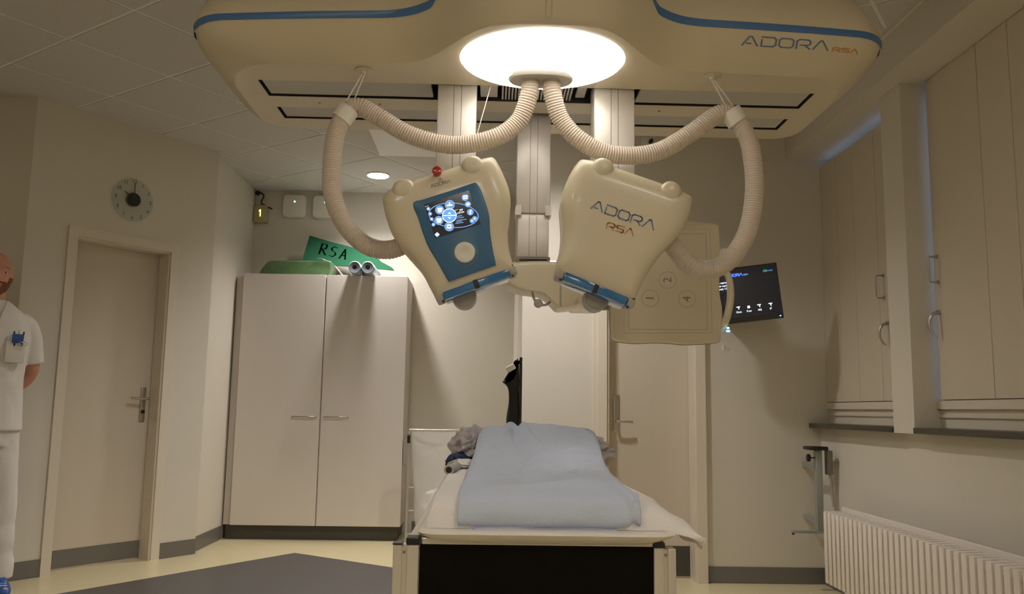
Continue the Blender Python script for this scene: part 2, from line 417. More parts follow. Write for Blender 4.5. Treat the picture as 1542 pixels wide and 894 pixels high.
# door in the back wall
d2 = st('door_2', bx((ox0-0.01, 5.59, 0.001), (ox1+0.01, 5.63, oz+0.01)), 'door')
lab(obj('kick_plate', bx((ox0+0.004, 5.584, 0.014), (ox1-0.004, 5.59, 0.20)), 'plinth', d2), 'black kick plate along the foot of the door')
px_ = ox0 + 0.085
obj('handle_plate', bx((px_-0.022, 5.582, 0.92), (px_+0.022, 5.59, 1.155), 0.003), 'chrome', d2, smooth=40)
bm = B(); cyl(bm, (px_, 5.582, 0.985), (px_, 5.535, 0.985), 0.009); tube(bm, [(px_-0.008, 5.537, 0.985), (px_+0.05, 5.533, 0.985), (px_+0.10, 5.538, 0.983)], 0.008)
obj('lever_handle', bm, 'chrome', d2, smooth=40)
bm = B()
box(bm, (ox0-0.085, 5.435, 0), (ox0-0.055, 5.45, oz+0.06)); box(bm, (ox0-0.055, 5.425, 0), (ox0-0.0, 5.45, oz+0.06)); box(bm, (ox1+0.0, 5.42, 0), (ox1+0.062, 5.45, oz+0.06)); box(bm, (ox0, 5.42, oz), (ox1, 5.45, oz+0.06))
st('trim_10', bm, 'trim')
bm = B(); box(bm, (ox0, 5.45, 0), (ox0+0.018, 5.585, oz)); box(bm, (ox1-0.012, 5.45, 0), (ox1, 5.585, oz))
st('trim_11', bm, 'trim')
# skirting
bm = B(); lb(bm, dS1+0.063, 0.002, 0, -0.001, 0.105, 0.008); lb(bm, S1, 0.002, 0, dS0-0.063, 0.105, 0.008)
st('baseboard_left', bm, 'skirt')
st('baseboard_left_back', bx((-2.11, 6.306, 0.002), (-2.102, 6.97, 0.105)), 'skirt')
st('baseboard_left_front', bx((-4.3, PA.y-0.008, 0.002), (PA.x, PA.y, 0.105)), 'skirt')
bm = B(); box(bm, (ox1+0.063, 5.442, 0.002), (XR, 5.45, 0.10)); box(bm, (0.21, 5.442, 0.002), (ox0-0.087, 5.45, 0.10)); box(bm, (0.192, 5.442, 0.002), (0.20, 7.41, 0.10))
st('baseboard_back', bm, 'skirt')
st('baseboard_right', bx((XR-0.008, -2.1, 0.002), (XR, 5.44, 0.10)), 'skirt')
st('baseboard_back_left', bx((-0.64, 7.412, 0.002), (0.19, 7.42, 0.10)), 'skirt')

# ============================================================ window shutters
def bar_handle(parent, y, z, L, bow, cur):
    bm = B()
    if not cur:
        pts = [(2.17, y, z+L/2), (2.13, y, z+L/2), (2.125, y, z+L/2-0.012), (2.125, y, z-L/2+0.012), (2.13, y, z-L/2), (2.17, y, z-L/2)]
        tube(bm, pts, 0.005, 8)
        for s in (-1, 1): cyl(bm, (2.17, y, z+s*L/2), (2.164, y, z+s*L/2), 0.010)
    else:
        pts = cr([(2.168, y, z+L/2), (2.135, y+0.002, z+L/2-0.012), (2.118, y+0.004, z+0.0), (2.135, y-0.004, z-L/2+0.01), (2.15, y-0.012, z-L/2)], 6)
        tube(bm, pts, lambda i: 0.008 - 0.0035*i/len(pts), 10); cyl(bm, (2.17, y, z+L/2), (2.158, y, z+L/2), 0.012)
    return obj('handle', bm, 'chrome', parent, smooth=50)
def shutter(y0, y1, joints, zt, label, handles, tilt=0.0):
    t = thing('window_shutter', label, 'shutter', (2.17, (y0+y1)/2, 1.127))
    ed = [y0] + joints + [y1]
    for a, b in zip(ed, ed[1:]):
        obj('board', bx((2.17, a+0.0015, 1.130), (2.188, b-0.0015, zt), 0.0015), 'shutter', t)
    obj('backing', bx((2.1882, y0, 1.127), (2.1995, y1, zt)), 'shutter', t)
    obj('batten', bx((2.20, y0+0.05, 2.2), (2.215, y1-0.05, 2.28)), 'shutter', t); obj('batten', bx((2.20, y0+0.05, 1.3), (2.215, y1-0.05, 1.38)), 'shutter', t)
    for h in handles: bar_handle(t, *h)
    return t
shutter(4.317, 5.449, [4.66, 4.96, 5.2], 2.675, 'pale panelled shutter in the far window bay, beyond the pillar', [(4.60, 1.757, 0.125, 0, False), (4.565, 1.49, 0.12, 0, True)])
shutter(3.62, 4.065, [], 2.727, 'pale shutter leaf beside the near edge of the pillar, with two metal handles', [(4.03, 1.76, 0.125, 0, False), (4.035, 1.49, 0.12, 0, True)])
shutter(3.385, 3.6185, [], 2.727, 'narrow plain shutter leaf between the handled leaf and the wide one', [])
shutter(2.2, 3.3835, [2.6, 3.0], 2.727, 'wide shutter leaf nearest the camera at the right edge', [])
shutter(1.205, 2.1985, [1.7], 2.727, 'plain shutter leaf outside the photo beyond its right edge', [])

# ============================================================ radiator
t = thing('radiator', 'white finned column radiator under the windows', 'radiator', (1.96, 3.4, 0))
obj('core', bx((1.935, 1.8, 0.14), (1.965, 4.87, 0.495)), 'radd', t)
obj('rear_panel', bx((2.0, 1.8, 0.12), (2.012, 4.87, 0.535), 0.003), 'rad', t)
bm = B(); box(bm, (1.905, 1.8, 0.475), (1.999, 4.87, 0.487)); obj('top_rail', bm, 'rad', t)
fin0 = None; k = 0; y = 4.852
while y > 1.85:
    if fin0 is None:
        bm = B(); box(bm, (1.895, y-0.019, 0.12), (1.934, y+0.019, 0.51), None, 0.004); box(bm, (1.934, y-0.012, 0.488), (1.998, y+0.012, 0.512), None, 0.003)
        fin0 = obj('fin', bm, 'rad', t, smooth=40); ybase = y
    else:
        f = fin0.copy(); COL.objects.link(f); f.location.y = y - ybase
    y -= 0.0565; k += 1
for yy in (2.2, 4.5): obj('bracket', bx((2.012, yy, 0.2), (2.12, yy+0.03, 0.5)), 'rad', t)
for yy in (1.9, 4.7): obj('foot', bx((1.945, yy, 0.0), (1.965, yy+0.03, 0.14)), 'rad', t)

# ============================================================ wall clock
CC = LW(-0.672, 2.428, 0)
def CK(x, y, n=0.0): return CC + U*x + Vector((0, 0, y)) + NL*n
t = thing('wall_clock', 'round glass wall clock with black centre, above the left door', 'clock', tuple(CC))
lathe_bm = B(); rings(lathe_bm, [[CK(0.15*math.cos(2*PI*i/48), 0.15*math.sin(2*PI*i/48), d) for i in range(48)] for d in (0.012, 0.017)])
obj('glass_disc', lathe_bm, 'glass', t, smooth=40)
bm = B(); rings(bm, [[CK(rr*math.cos(2*PI*i/36), rr*math.sin(2*PI*i/36), d) for i in range(36)] for rr, d in ((0.047, 0.0), (0.047, 0.03), (0.043, 0.034))])
obj('centre', bm, 'blackp', t, smooth=40)
for k in range(1, 13):
    a = R(90 - 30*k); cx, cy = 0.126*math.cos(a), 0.126*math.sin(a)
    obj('numeral', text_bm(str(k), 0.036, lambda x, y: CK(cx+x, cy+y, 0.0185)), 'numeral', t)
bm = B(); strokes(bm, [[(0, 0.03), (0, 0.115)]], 0.006, lambda x, y: CK(x, y, 0.026)); obj('minute_hand', bm, 'blackp', t)
bm = B(); strokes(bm, [[(-0.03, 0.017), (-0.066, 0.046)]], 0.007, lambda x, y: CK(x, y, 0.023)); obj('hour_hand', bm, 'blackp', t)

# ============================================================ cabinet and what stands on it
t = thing('storage_cabinet', 'tall pale two-door storage cabinet against the back wall', 'cabinet', (-1.36, 7.18, 0))
bm = B(); box(bm, (-2.035, 6.972, 0.112), (-0.695, 7.41, 2.125)); obj('carcass', bm, 'cabside', t)
lab(obj('filler_strip', bx((-2.10, 6.99, 0.112), (-2.036, 7.02, 2.11)), 'cabside', t), 'narrow filler strip between cabinet and wall')
for a, b, hx0 in ((-2.035, -1.366, -1.49), (-1.356, -0.693, -1.235)):
    d = obj('door', bx((a, 6.95, 0.113), (b, 6.970, 2.125), 0.0015), 'cab', t)
    h = B(); tube(h, [(hx0-0.095, 6.95, 0.968), (hx0-0.095, 6.928, 0.968), (hx0+0.095, 6.928, 0.968), (hx0+0.095, 6.95, 0.968)], 0.006, 8)
    obj('handle', h, 'chrome', d, smooth=50)
lab(obj('plinth', bx((-2.08, 6.99, 0.0), (-0.72, 7.40, 0.111)), 'plinth', t), 'dark recessed plinth')
ZC = 2.1255
# wrapped green package
t = thing('wrapped_package', 'flat green package in clear film, left on top of the cabinet', 'package', (-1.62, 7.15, ZC))
def pack(g, top):
    bm = B(); pts = []
    for (z, i) in ((ZC+0.001, 0.0), (ZC+0.05, 0.015), (ZC+top-0.01, 0.05), (ZC+top, 0.07)):
        ring_ = []
        for x, y in rrect(-1.93-g+i*1.4, 6.98-g+i*0.4, -1.33+g-i*0.2, 7.30+g-i, 0.02, 3):
            n = noise.noise(Vector((x*7, y*7, z*11))) * 0.012
            ring_.append((x+n, y+n*0.5, z + (n if z > ZC+0.01 else 0)))
        pts.append(ring_)
    rings(bm, pts); return bm
obj('green_bundle', pack(0.0, 0.125), 'greenp', t, smooth=25)
bm = B()
Vg = []
for i in range(15):
    row = []
    for j in range(11):
        u = i/14; v = j/10; x = -1.46 + u*0.22; y = 6.975 + v*0.33
        z = ZC + 0.14*(1-u**2.2) + 0.006 + 0.012*noise.noise(Vector((x*30, y*30, 1)))
        row.append(bm.verts.new((x + 0.012*noise.noise(Vector((x*25, y*25, 5))), y, max(z, ZC+0.003))))
    Vg.append(row)
for i in range(14):
    for j in range(10): bm.faces.new((Vg[i][j], Vg[i+1][j], Vg[i+1][j+1], Vg[i][j+1]))
obj('clear_film', bm, 'film', t, smooth=20)
# green board with RSA leaning on the wall
bm = B()
def BD(u, v, n=0.0):   # board plane
    o = Vector((-1.605, 7.17, 2.332)); x = Vector((0.75, 0.0, -0.115)); y = Vector((0.02, 0.10, 0.185))
    nn = x.cross(y).normalized(); 
    if nn.y > 0: nn = -nn
    sag = -0.02*math.sin(PI*min(max(u,0),1))*v
    return o + x*u + y*v + Vector((0, 0, sag)) + nn*n
o2 = [(0, -0.55), (0.30, -0.36), (0.6, -0.18), (1.03, -0.02), (1.0, 0.10), (0.86, 0.32), (0.75, 0.75), (0.52, 0.86), (0.25, 0.94), (0.0, 1.0)]
rings(bm, [[BD(u, v, n) for u, v in o2] for n in (0.0, -0.008)])
gb = tag(obj('green_sign', bm, 'green'), 'green sheet hand-lettered RSA, leaning on the wall above the cabinet', 'sign')
SG = {'R': [[(0,0),(0.02,1),(.45,1.0),(.55,.8),(.45,.55),(.05,.5)],[(.15,.5),(.6,0)]], 'S': [[(.55,.9),(.3,1),(.05,.82),(.1,.6),(.5,.42),(.55,.2),(.3,0),(0,.08)]], 'A': [[(0,0),(.35,1),(.6,0)],[(.12,.40),(.52,.40)],[(.12,.36),(.52,.36)],[(.12,.32),(.52,.32)]]}
for k, ch in enumerate('RSA'):
    bm = B(); strokes(bm, [[(0.165+0.115*k + p[0]*0.115, 0.16 - 0.03*k + p[1]*0.58) for p in s] for s in SG[ch]], 0.020, lambda u, v: BD(u, v, 0.0025))
    obj('letter', bm, 'ink', gb, world=True)
# two rolls
for k, x in enumerate((-1.118, -1.012)):
    t = thing('paper_roll', ('left' if k == 0 else 'right') + ' one of two blue-grey rolls lying end-on on the cabinet', 'roll', (x, 7.0, ZC), 'rolls on the cabinet')
    bm = B(); lathe(bm, (x, 6.85, ZC+0.052), (0, 1, 0), [(0.018, 0.02), (0.020, 0.0), (0.046, -0.004), (0.051, 0.006), (0.051, 0.44), (0.046, 0.45)], 28)
    obj('wound_sheet', bm, 'roll', t, smooth=40)
    bm = B(); lathe(bm, (x, 6.853, ZC+0.052), (0, 1, 0), [(0.0165, -0.003), (0.0165, 0.012)], 20); obj('core', bm, 'black', t)
    bm = B()
    x_, y_, d_ = basis((0, 1, 0))
    rings(bm, [circ((x, 6.8445, ZC+0.052), r_, x_, y_, 28) for r_ in (0.032, 0.034)], cap=False); obj('end_mark', bm, 'blackp', t)

# boxes on the back wall
for k, (x0, x1) in enumerate(((-1.86, -1.655), (-1.595, -1.39))):
    t = thing('wall_unit', ('left' if k == 0 else 'right') + ' white rounded box with a green light, high on the back wall', 'device', ((x0+x1)/2, 7.42, 2.80), 'white boxes on the back wall')
    bm = B(); slab(bm, rrect(x0, 2.70, x1, 2.905, 0.035), roundprof(7.375, 7.419, 0.012, 0.001), lambda u, v, d: (u, d, v)); obj('cover', bm, 'white', t, smooth=40)
    xm = (x0+x1)/2 + 0.005
    obj('indicator_light', cyl(B(), (xm, 7.372, 2.84), (xm, 7.376, 2.84), 0.006), 'led', t)
t = thing('alarm_device', 'small yellowish box with a glowing light in the far corner by the ceiling', 'device', (-2.04, 7.4, 2.7))
obj('housing', bx((-2.105, 7.36, 2.645), (-1.985, 7.42, 2.80), 0.008), 'exitb', t, smooth=40)
bm = B(); strokes(bm, [[(-2.045, 2.70), (-2.045, 2.755), (-2.055, 2.745)]], 0.008, lambda x, y: (x, 7.358, y)); obj('indicator_light', bm, 'yled', t)
bm = B(); tube(bm, cr([(-2.085, 7.40, 2.93), (-2.03, 7.385, 2.89), (-2.045, 7.38, 2.82), (-1.95, 7.385, 2.77)], 8), 0.007, 8); obj('cable', bm, 'rubber', t, smooth=60)
bm = B(); cyl(bm, (-2.085, 7.41, 2.91), (-2.085, 7.375, 2.91), 0.018); obj('cable_clip', bm, 'blackp', t, smooth=50)

# ============================================================ ceiling things
def downlight(x, y, label, k=1.0):
    t = thing('downlight', label, 'lamp', (x, y, H))
    bm = B(); lathe(bm, (x, y, H-0.012), (0, 0, 1), [(0.098, 0.008), (0.098, 0.0), (0.086, -0.004), (0.084, 0.003)], 32); obj('trim_ring', bm, 'white', t, smooth=40)
    bm = B(); lathe(bm, (x, y, H-0.0145), (0, 0, 1), [(0.083, 0.0), (0.083, 0.006)], 32); obj('diffuser', bm, 'spotm', t)
    ld = D.lights.new('beam', 'SPOT'); ld.energy = SPOT*k; ld.color = (1.0, 0.945, 0.92); ld.spot_size = R(134); ld.spot_blend = 1.0; ld.shadow_soft_size = 0.08
    lo = D.objects.new('beam', ld); COL.objects.link(lo); lo.parent = t; lo.location = (0, 0, -0.03)
downlight(-0.95, 6.82, 'small round lit downlight in the ceiling before the cabinet', 2.2)
downlight(0.35, 4.70, 'round ceiling downlight hidden above the canopy, towards the back door', 2.0)
downlight(-0.80, 4.85, 'added round ceiling downlight, unseen above the left part of the canopy', 1.6)  # unseen lamp added to brighten the left wall and floor
for x, y, w_ in ((-1.4, 0.2, 'left'), (1.1, 0.2, 'right'), (-0.2, -1.4, 'straight')):
    t = thing('ceiling_light', 'lit square ceiling light panel ' + w_ + ' behind the photographer', 'lamp', (x, y, H))
    obj('frame', bx((x-0.31, y-0.31, H-0.020), (x+0.31, y+0.31, H-0.006)), 'white', t); obj('diffuser', bx((x-0.29, y-0.29, H-0.024), (x+0.29, y+0.29, H-0.021)), 'panelm', t)
downlight(-2.9, 2.2, 'round ceiling downlight at the far left, out of the picture', 0.9)
bm = B(); box(bm, (-0.86, 5.25, 2.925), (-0.16, 6.22, 2.9455), None, 0.004)
tag(obj('ceiling_panel', bm, 'grid', smooth=40), 'pale square panel on the ceiling behind the canopy', 'panel')
bm = B(); lathe(bm, (1.035, 5.43, 2.825), (0, -1, 0), [(0.014, -0.02), (0.014, 0.03), (0.010, 0.04)], 16)
t = thing('wall_sensor', 'tiny black and white camera by the ceiling line on the back wall', 'device', (1.02, 5.45, 2.83))
obj('body', bm, 'blackp', t, smooth=40); obj('mount', bx((0.97, 5.435, 2.80), (1.05, 5.449, 2.86), 0.004), 'white', t)

# ============================================================ CANOPY (ceiling unit)
XC = 0.160; YL = 2.805
can = thing('ceiling_unit', 'wide cream canopy of the imaging machine under the ceiling, lamp in its middle', 'medical equipment', (XC, 3.1, H))
def fb(x, lv):
    """front edge y for plan offset x at level params"""
    a, yf, bow, bump, bw = lv
    return yf + bow*(x/a)**2 - bump*math.exp(-(abs(x)/bw)**3.8)
# z: (half width, front y, bow, bump, bump width, corner r, rear y)
LV = [(2.2500, 1.140, 2.868, 0.050, 0.335, 0.335, 0.20, 3.585),
      (2.2503, 1.148, 2.860, 0.050, 0.337, 0.338, 0.20, 3.592),
      (2.2560, 1.156, 2.850, 0.055, 0.337, 0.338, 0.19, 3.60),
      (2.2750, 1.184, 2.825, 0.060, 0.325, 0.340, 0.18, 3.61),
      (2.3150, 1.228, 2.782, 0.070, 0.30, 0.345, 0.165, 3.63),
      (2.3530, 1.248, 2.752, 0.080, 0.275, 0.35, 0.15, 3.65),
      (2.3800, 1.255, 2.742, 0.090, 0.26, 0.36, 0.14, 3.66),
      (2.4000, 1.256, 2.740, 0.095, 0.25, 0.365, 0.14, 3.66),
      (2.4400, 1.252, 2.744, 0.100, 0.24, 0.37, 0.15, 3.65),
      (2.5200, 1.232, 2.765, 0.110, 0.22, 0.38, 0.17, 3.62),
      (2.6400, 1.18, 2.82, 0.12, 0.20, 0.40, 0.20, 3.58)]
def lvl(z):
    for a, b in zip(LV, LV[1:]):
        if a[0] <= z <= b[0] + 1e-9:
            t_ = (z-a[0])/(b[0]-a[0]); return [p + (q_-p)*t_ for p, q_ in zip(a, b)]
    return LV[-1]
NF = 96
def outline(L):
    z, a, yf, bow, bump, bw, rc, yb = L
    pts = []
    for i in range(NF+1):
        x = -a + 2*a*i/NF
        # superelliptic corner drop at both ends
        y = fb(x, (a, yf, bow, bump, bw))
        e = max(0, abs(x) - (a - rc))
        if e > 0: y += rc - math.sqrt(max(rc*rc - e*e, 0))
        pts.append((XC + x, y, z))
    nb = 14
    ye = pts[-1][1]
    for i in range(1, nb): pts.append((XC + a, ye + (yb-0.10-ye)*i/nb, z))
    for k in range(6): an = R(90*k/5); pts.append((XC + a - 0.10 + 0.10*math.cos(an), yb - 0.10 + 0.10*math.sin(an), z))
    for i in range(1, nb): pts.append((XC + a - 0.10 - (2*a-0.20)*i/nb, yb, z))
    for k in range(6): an = R(90+90*k/5); pts.append((XC - a + 0.10 + 0.10*math.cos(an), yb - 0.10 + 0.10*math.sin(an), z))
    for i in range(1, nb): pts.append((XC - a, yb-0.10 - (yb-0.10-ye)*i/nb, z))
    return pts
bm = B()
rings(bm, [outline(L) for L in LV])
bmesh.ops.remove_doubles(bm, verts=bm.verts[:], dist=1e-5)
shell = obj('shell', bm, 'canopy', None)
bm = B(); rings(bm, [[(XC+0.285*math.cos(2*PI*i/64), YL+0.252*math.sin(2*PI*i/64), z) for i in range(64)] for z in (2.2, 2.30)])
cut(shell, bm)
bm = B(); box(bm, (XC-1.045, 3.05, 2.2), (XC+1.045, 3.215, 2.32)); box(bm, (XC-1.045, 3.335, 2.2), (XC+1.045, 3.472, 2.32))
cut(shell, bm)
shell.data.shade_smooth(); shell.data.set_sharp_from_angle(angle=R(30))
shell.data.transform(mw(can).inverted()); shell.parent = can
print('SHELL', len(shell.data.vertices), len(shell.data.polygons))
obj('ceiling_mount', bx((XC-0.9, 2.95, 2.64), (XC+0.9, 3.5, 2.944)), 'canopy', can)
def front_pt(x, z, off=0.0):
    L = lvl(z); a, yf, bow, bump, bw, rc = L[1], L[2], L[3], L[4], L[5], L[6]
    y = fb(x, (a, yf, bow, bump, bw)); e = max(0, abs(x) - (a - rc))
    if e > 0: y += rc - math.sqrt(max(rc*rc - e*e, 0))
    return Vector((XC + x, y, z))
def surf(x, z, off=0.0015):
    p = front_pt(x, z); dx = front_pt(x+0.004, z) - front_pt(x-0.004, z); dz = front_pt(x, z+0.004) - front_pt(x, z-0.004)
    n = dx.cross(dz).normalized()
    if n.y > 0: n = -n
    return p + n*off
# blue stripe
def zst(x):
    s = abs(x); t_ = min(max((0.385 - s)/0.080, 0), 1); t_ = t_*t_*(3-2*t_)
    if s < 0.305: return 2.380 + 0.085 + (0.305-s)*0.12
    return 2.380 + 0.085*t_
bm = B(); prev = None
Lx = [(-1.24 + 2.48*i/240) for i in range(241)]
for x in Lx:
    z = zst(x); col = [bm.verts.new(surf(x, z + dz)) for dz in (-0.0125, -0.006, 0, 0.006, 0.0125)]
    if prev:
        for k in range(4): bm.faces.new((prev[k], prev[k+1], col[k+1], col[k]))
    prev = col
obj('blue_stripe', bm, 'blue', can, smooth=60)
for s in (-1, 1):
    bm = B(); a = lvl(2.380)[1]; ys = front_pt(a*0.9995, 2.380).y; pts = []
    for i in range(12):
        y = ys + (3.55-ys)*i/11
        pts.append([bm.verts.new((XC + s*(lvl(2.380+dz)[1]+0.0016), y, 2.380+dz)) for dz in (-0.0125, 0, 0.0125)])
    for p, q_ in zip(pts, pts[1:]):
        for k in range(2): bm.faces.new((p[k], p[k+1], q_[k+1], q_[k]))
    obj('blue_stripe', bm, 'blue', can, smooth=60)
# seam rib in the middle
bm = B(); pr = None
for i in range(20):
    z = 2.265 + i*0.016; c_ = [bm.verts.new(surf(x, z, o_)) for x, o_ in ((-0.011, 0.0), (-0.007, 0.006), (0.007, 0.006), (0.011, 0.0))]
    if pr:
        for k in range(3): bm.faces.new((pr[k], pr[k+1], c_[k+1], c_[k]))
    pr = c_
obj('centre_rib', bm, 'canopy', can, smooth=50)
# lettering
def canopy_text(s, x0, z0, h, t_, m, nm, slope, st_=1.0):
    pl, w = word(s, h, 0.28); pl = [[(p[0]*st_, p[1]) for p in q_] for q_ in pl]; w *= st_; bm = B()
    K = 0.56
    strokes(bm, pl, t_, lambda u, v: surf(x0 + u, z0 + slope*u + v*K, 0.0016), sub=2)
    obj(nm, bm, m, can)
    return w
wA = canopy_text('ADORV', 0.695, 2.322, 0.0445, 0.0068, 'bluetxt', 'lettering', 0.0)
canopy_text('RSV', 0.695+wA+0.016, 2.320, 0.0200, 0.0040, 'orange', 'lettering', 0.0, 1.25)
# slot fittings
for nm, x0, x1, ya, yb_, z in (('slot_panel', -1.045, -0.39, 3.050, 3.200, 2.2545), ('slot_panel', 0.375, 1.045, 3.050, 3.200, 2.2545), ('slot_panel', -1.045, 1.045, 3.335, 3.459, 2.2545),
                               ('slot_panel', -0.23, -0.14, 3.052, 3.19, 2.258), ('slot_panel', 0.14, 0.20, 3.052, 3.19, 2.264)):
    if x0 == -1.045 and x1 == 1.045:
        obj(nm, bx((XC+x0+0.012, ya, z), (XC-0.072, yb_, z+0.012), 0.002), 'slotg', can); obj(nm, bx((XC+0.078, ya, z), (XC+x1-0.012, yb_, z+0.012), 0.002), 'slotg', can)
    else: obj(nm, bx((XC+x0+0.012, ya, z), (XC+x1-0.012, yb_, z+0.012), 0.002), 'slotg', can)
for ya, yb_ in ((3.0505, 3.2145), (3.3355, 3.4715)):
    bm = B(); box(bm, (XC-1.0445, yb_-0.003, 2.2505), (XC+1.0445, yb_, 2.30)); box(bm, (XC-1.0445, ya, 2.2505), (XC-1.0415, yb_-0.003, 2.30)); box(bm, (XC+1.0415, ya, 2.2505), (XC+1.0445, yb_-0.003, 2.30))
    obj('slot_gap_shade', bm, 'black', can)  # shade of the slot gap painted as black strips, rear and ends
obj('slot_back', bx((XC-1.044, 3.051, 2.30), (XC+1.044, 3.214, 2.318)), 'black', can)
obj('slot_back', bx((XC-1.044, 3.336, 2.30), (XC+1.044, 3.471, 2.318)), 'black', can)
bm = B()
for i in range(22):
    x = XC - 0.135 + i*0.0125
    box(bm, (x, 3.055, 2.256), (x+0.006, 3.205, 2.285))
lab(obj('bellows', bm, 'slotg', can, kind='stuff'), 'ribbed grey bellows in the front slot')
# small screws under the plate
for x, y in ((-0.62, 3.275), (0.98-XC, 3.275), (-0.86, 3.275), (0.5, 3.275)):
    obj('screw', cyl(B(), (XC+x, y, 2.2495), (XC+x, y, 2.246), 0.005, n=10), 'boss', can)
# lamp
lamp = thing('round_lamp', 'large bright oval lamp set in the underside of the canopy', 'lamp', (XC, YL, 2.27))
bm = B(); n_ = 64
rings(bm, [[(XC+0.281*k_*math.cos(2*PI*i/n_), YL+0.248*k_*math.sin(2*PI*i/n_), z) for i in range(n_)] for k_, z in ((1.0, 2.285), (1.0, 2.250), (0.985, 2.241), (0.9, 2.232), (0.6, 2.226), (0.2, 2.224))])
obj('diffuser', bm, 'lampm', lamp, smooth=40)
# boss plate where the hoses start
bm = B(); o2 = [(0.115*math.copysign(abs(math.cos(a))**0.75, math.cos(a)), 0.058*math.copysign(abs(math.sin(a))**0.9, math.sin(a))) for a in [2*PI*i/40 for i in range(40)]]
rings(bm, [[(XC+u*k_, 2.893+v*1.2*k_, z) for u, v in o2] for k_, z in ((1.0, 2.232), (1.0, 2.214), (0.95, 2.208))])
hb = obj('hose_outlet', bm, 'boss', can, smooth=40)
for x in (XC-0.008, XC+0.008): obj('cable_hook', cyl(B(), (x, 2.90, 2.21), (x, 2.90, 2.195), 0.003, n=8), 'white', can)

# ============================================================ COLUMNS
def column(x0, x1, y0, y1, zb, zt, grooves, name, label):
    t = thing(name, label, 'medical equipment', ((x0+x1)/2, (y0+y1)/2, zt))
    obj('profile', bx((x0, y0, zb), (x1, y1, zt), 0.004), 'colm', t, smooth=40)
    for g in grooves: obj('groove', bx((g-0.0012, y0-0.0008, zb+0.001), (g+0.0012, y0+0.004, zt-0.03)), 'alud', t)
    return t
zt = 2.262
cL = column(-0.216, -0.070, 3.062, 3.19, 1.72, 2.299, (-0.155, -0.127), 'telescopic_column', 'left pale lift column hanging from the canopy behind the screen head')
cR = column(0.372, 0.524, 3.062, 3.19, 1.72, 2.299, (0.435, 0.462), 'telescopic_column', 'right pale lift column hanging from the canopy behind the lettered head')
cC = thing('telescopic_column', 'middle pale lift column in two stages, reaching lowest of the three', 'medical equipment', (0.163, 3.42, 2.29))
obj('outer_profile', bx((0.093, 3.382, 1.845), (0.232, 3.452, 2.299), 0.004), 'colm', cC, smooth=40)
for g in (0.148, 0.178): obj('groove', bx((g-0.001, 3.3812, 1.846), (g+0.001, 3.386, 2.29)), 'alud', cC)
bm = B()
for s, x in ((-1, 0.093), (1, 0.232)):
    o2 = [(x, 1.875), (x+s*0.004, 1.860), (x+s*0.004, 1.835), (x-s*0.020, 1.835), (x-s*0.022, 1.875)] 
    rings(bm, [[(u, d, v) for u, v in o2] for d in (3.376, 3.456)])
obj('stage_collar', bm, 'white', cC)
obj('inner_profile', bx((0.101, 3.392, 1.665), (0.228, 3.445, 1.845), 0.003), 'colm', cC, smooth=40)
for g in (0.148, 0.178): obj('groove', bx((g-0.001, 3.3912, 1.668), (g+0.001, 3.396, 1.835)), 'alud', cC)
bm = B(); box(bm, (0.096, 3.386, 1.655), (0.234, 3.45, 1.664)); box(bm, (0.096, 3.387, 1.64), (0.108, 3.448, 1.656)); box(bm, (0.222, 3.387, 1.64), (0.234, 3.448, 1.656)); box(bm, (0.11, 3.392, 1.640), (0.22, 3.445, 1.644))
obj('end_fitting', bm, 'alud', cC)

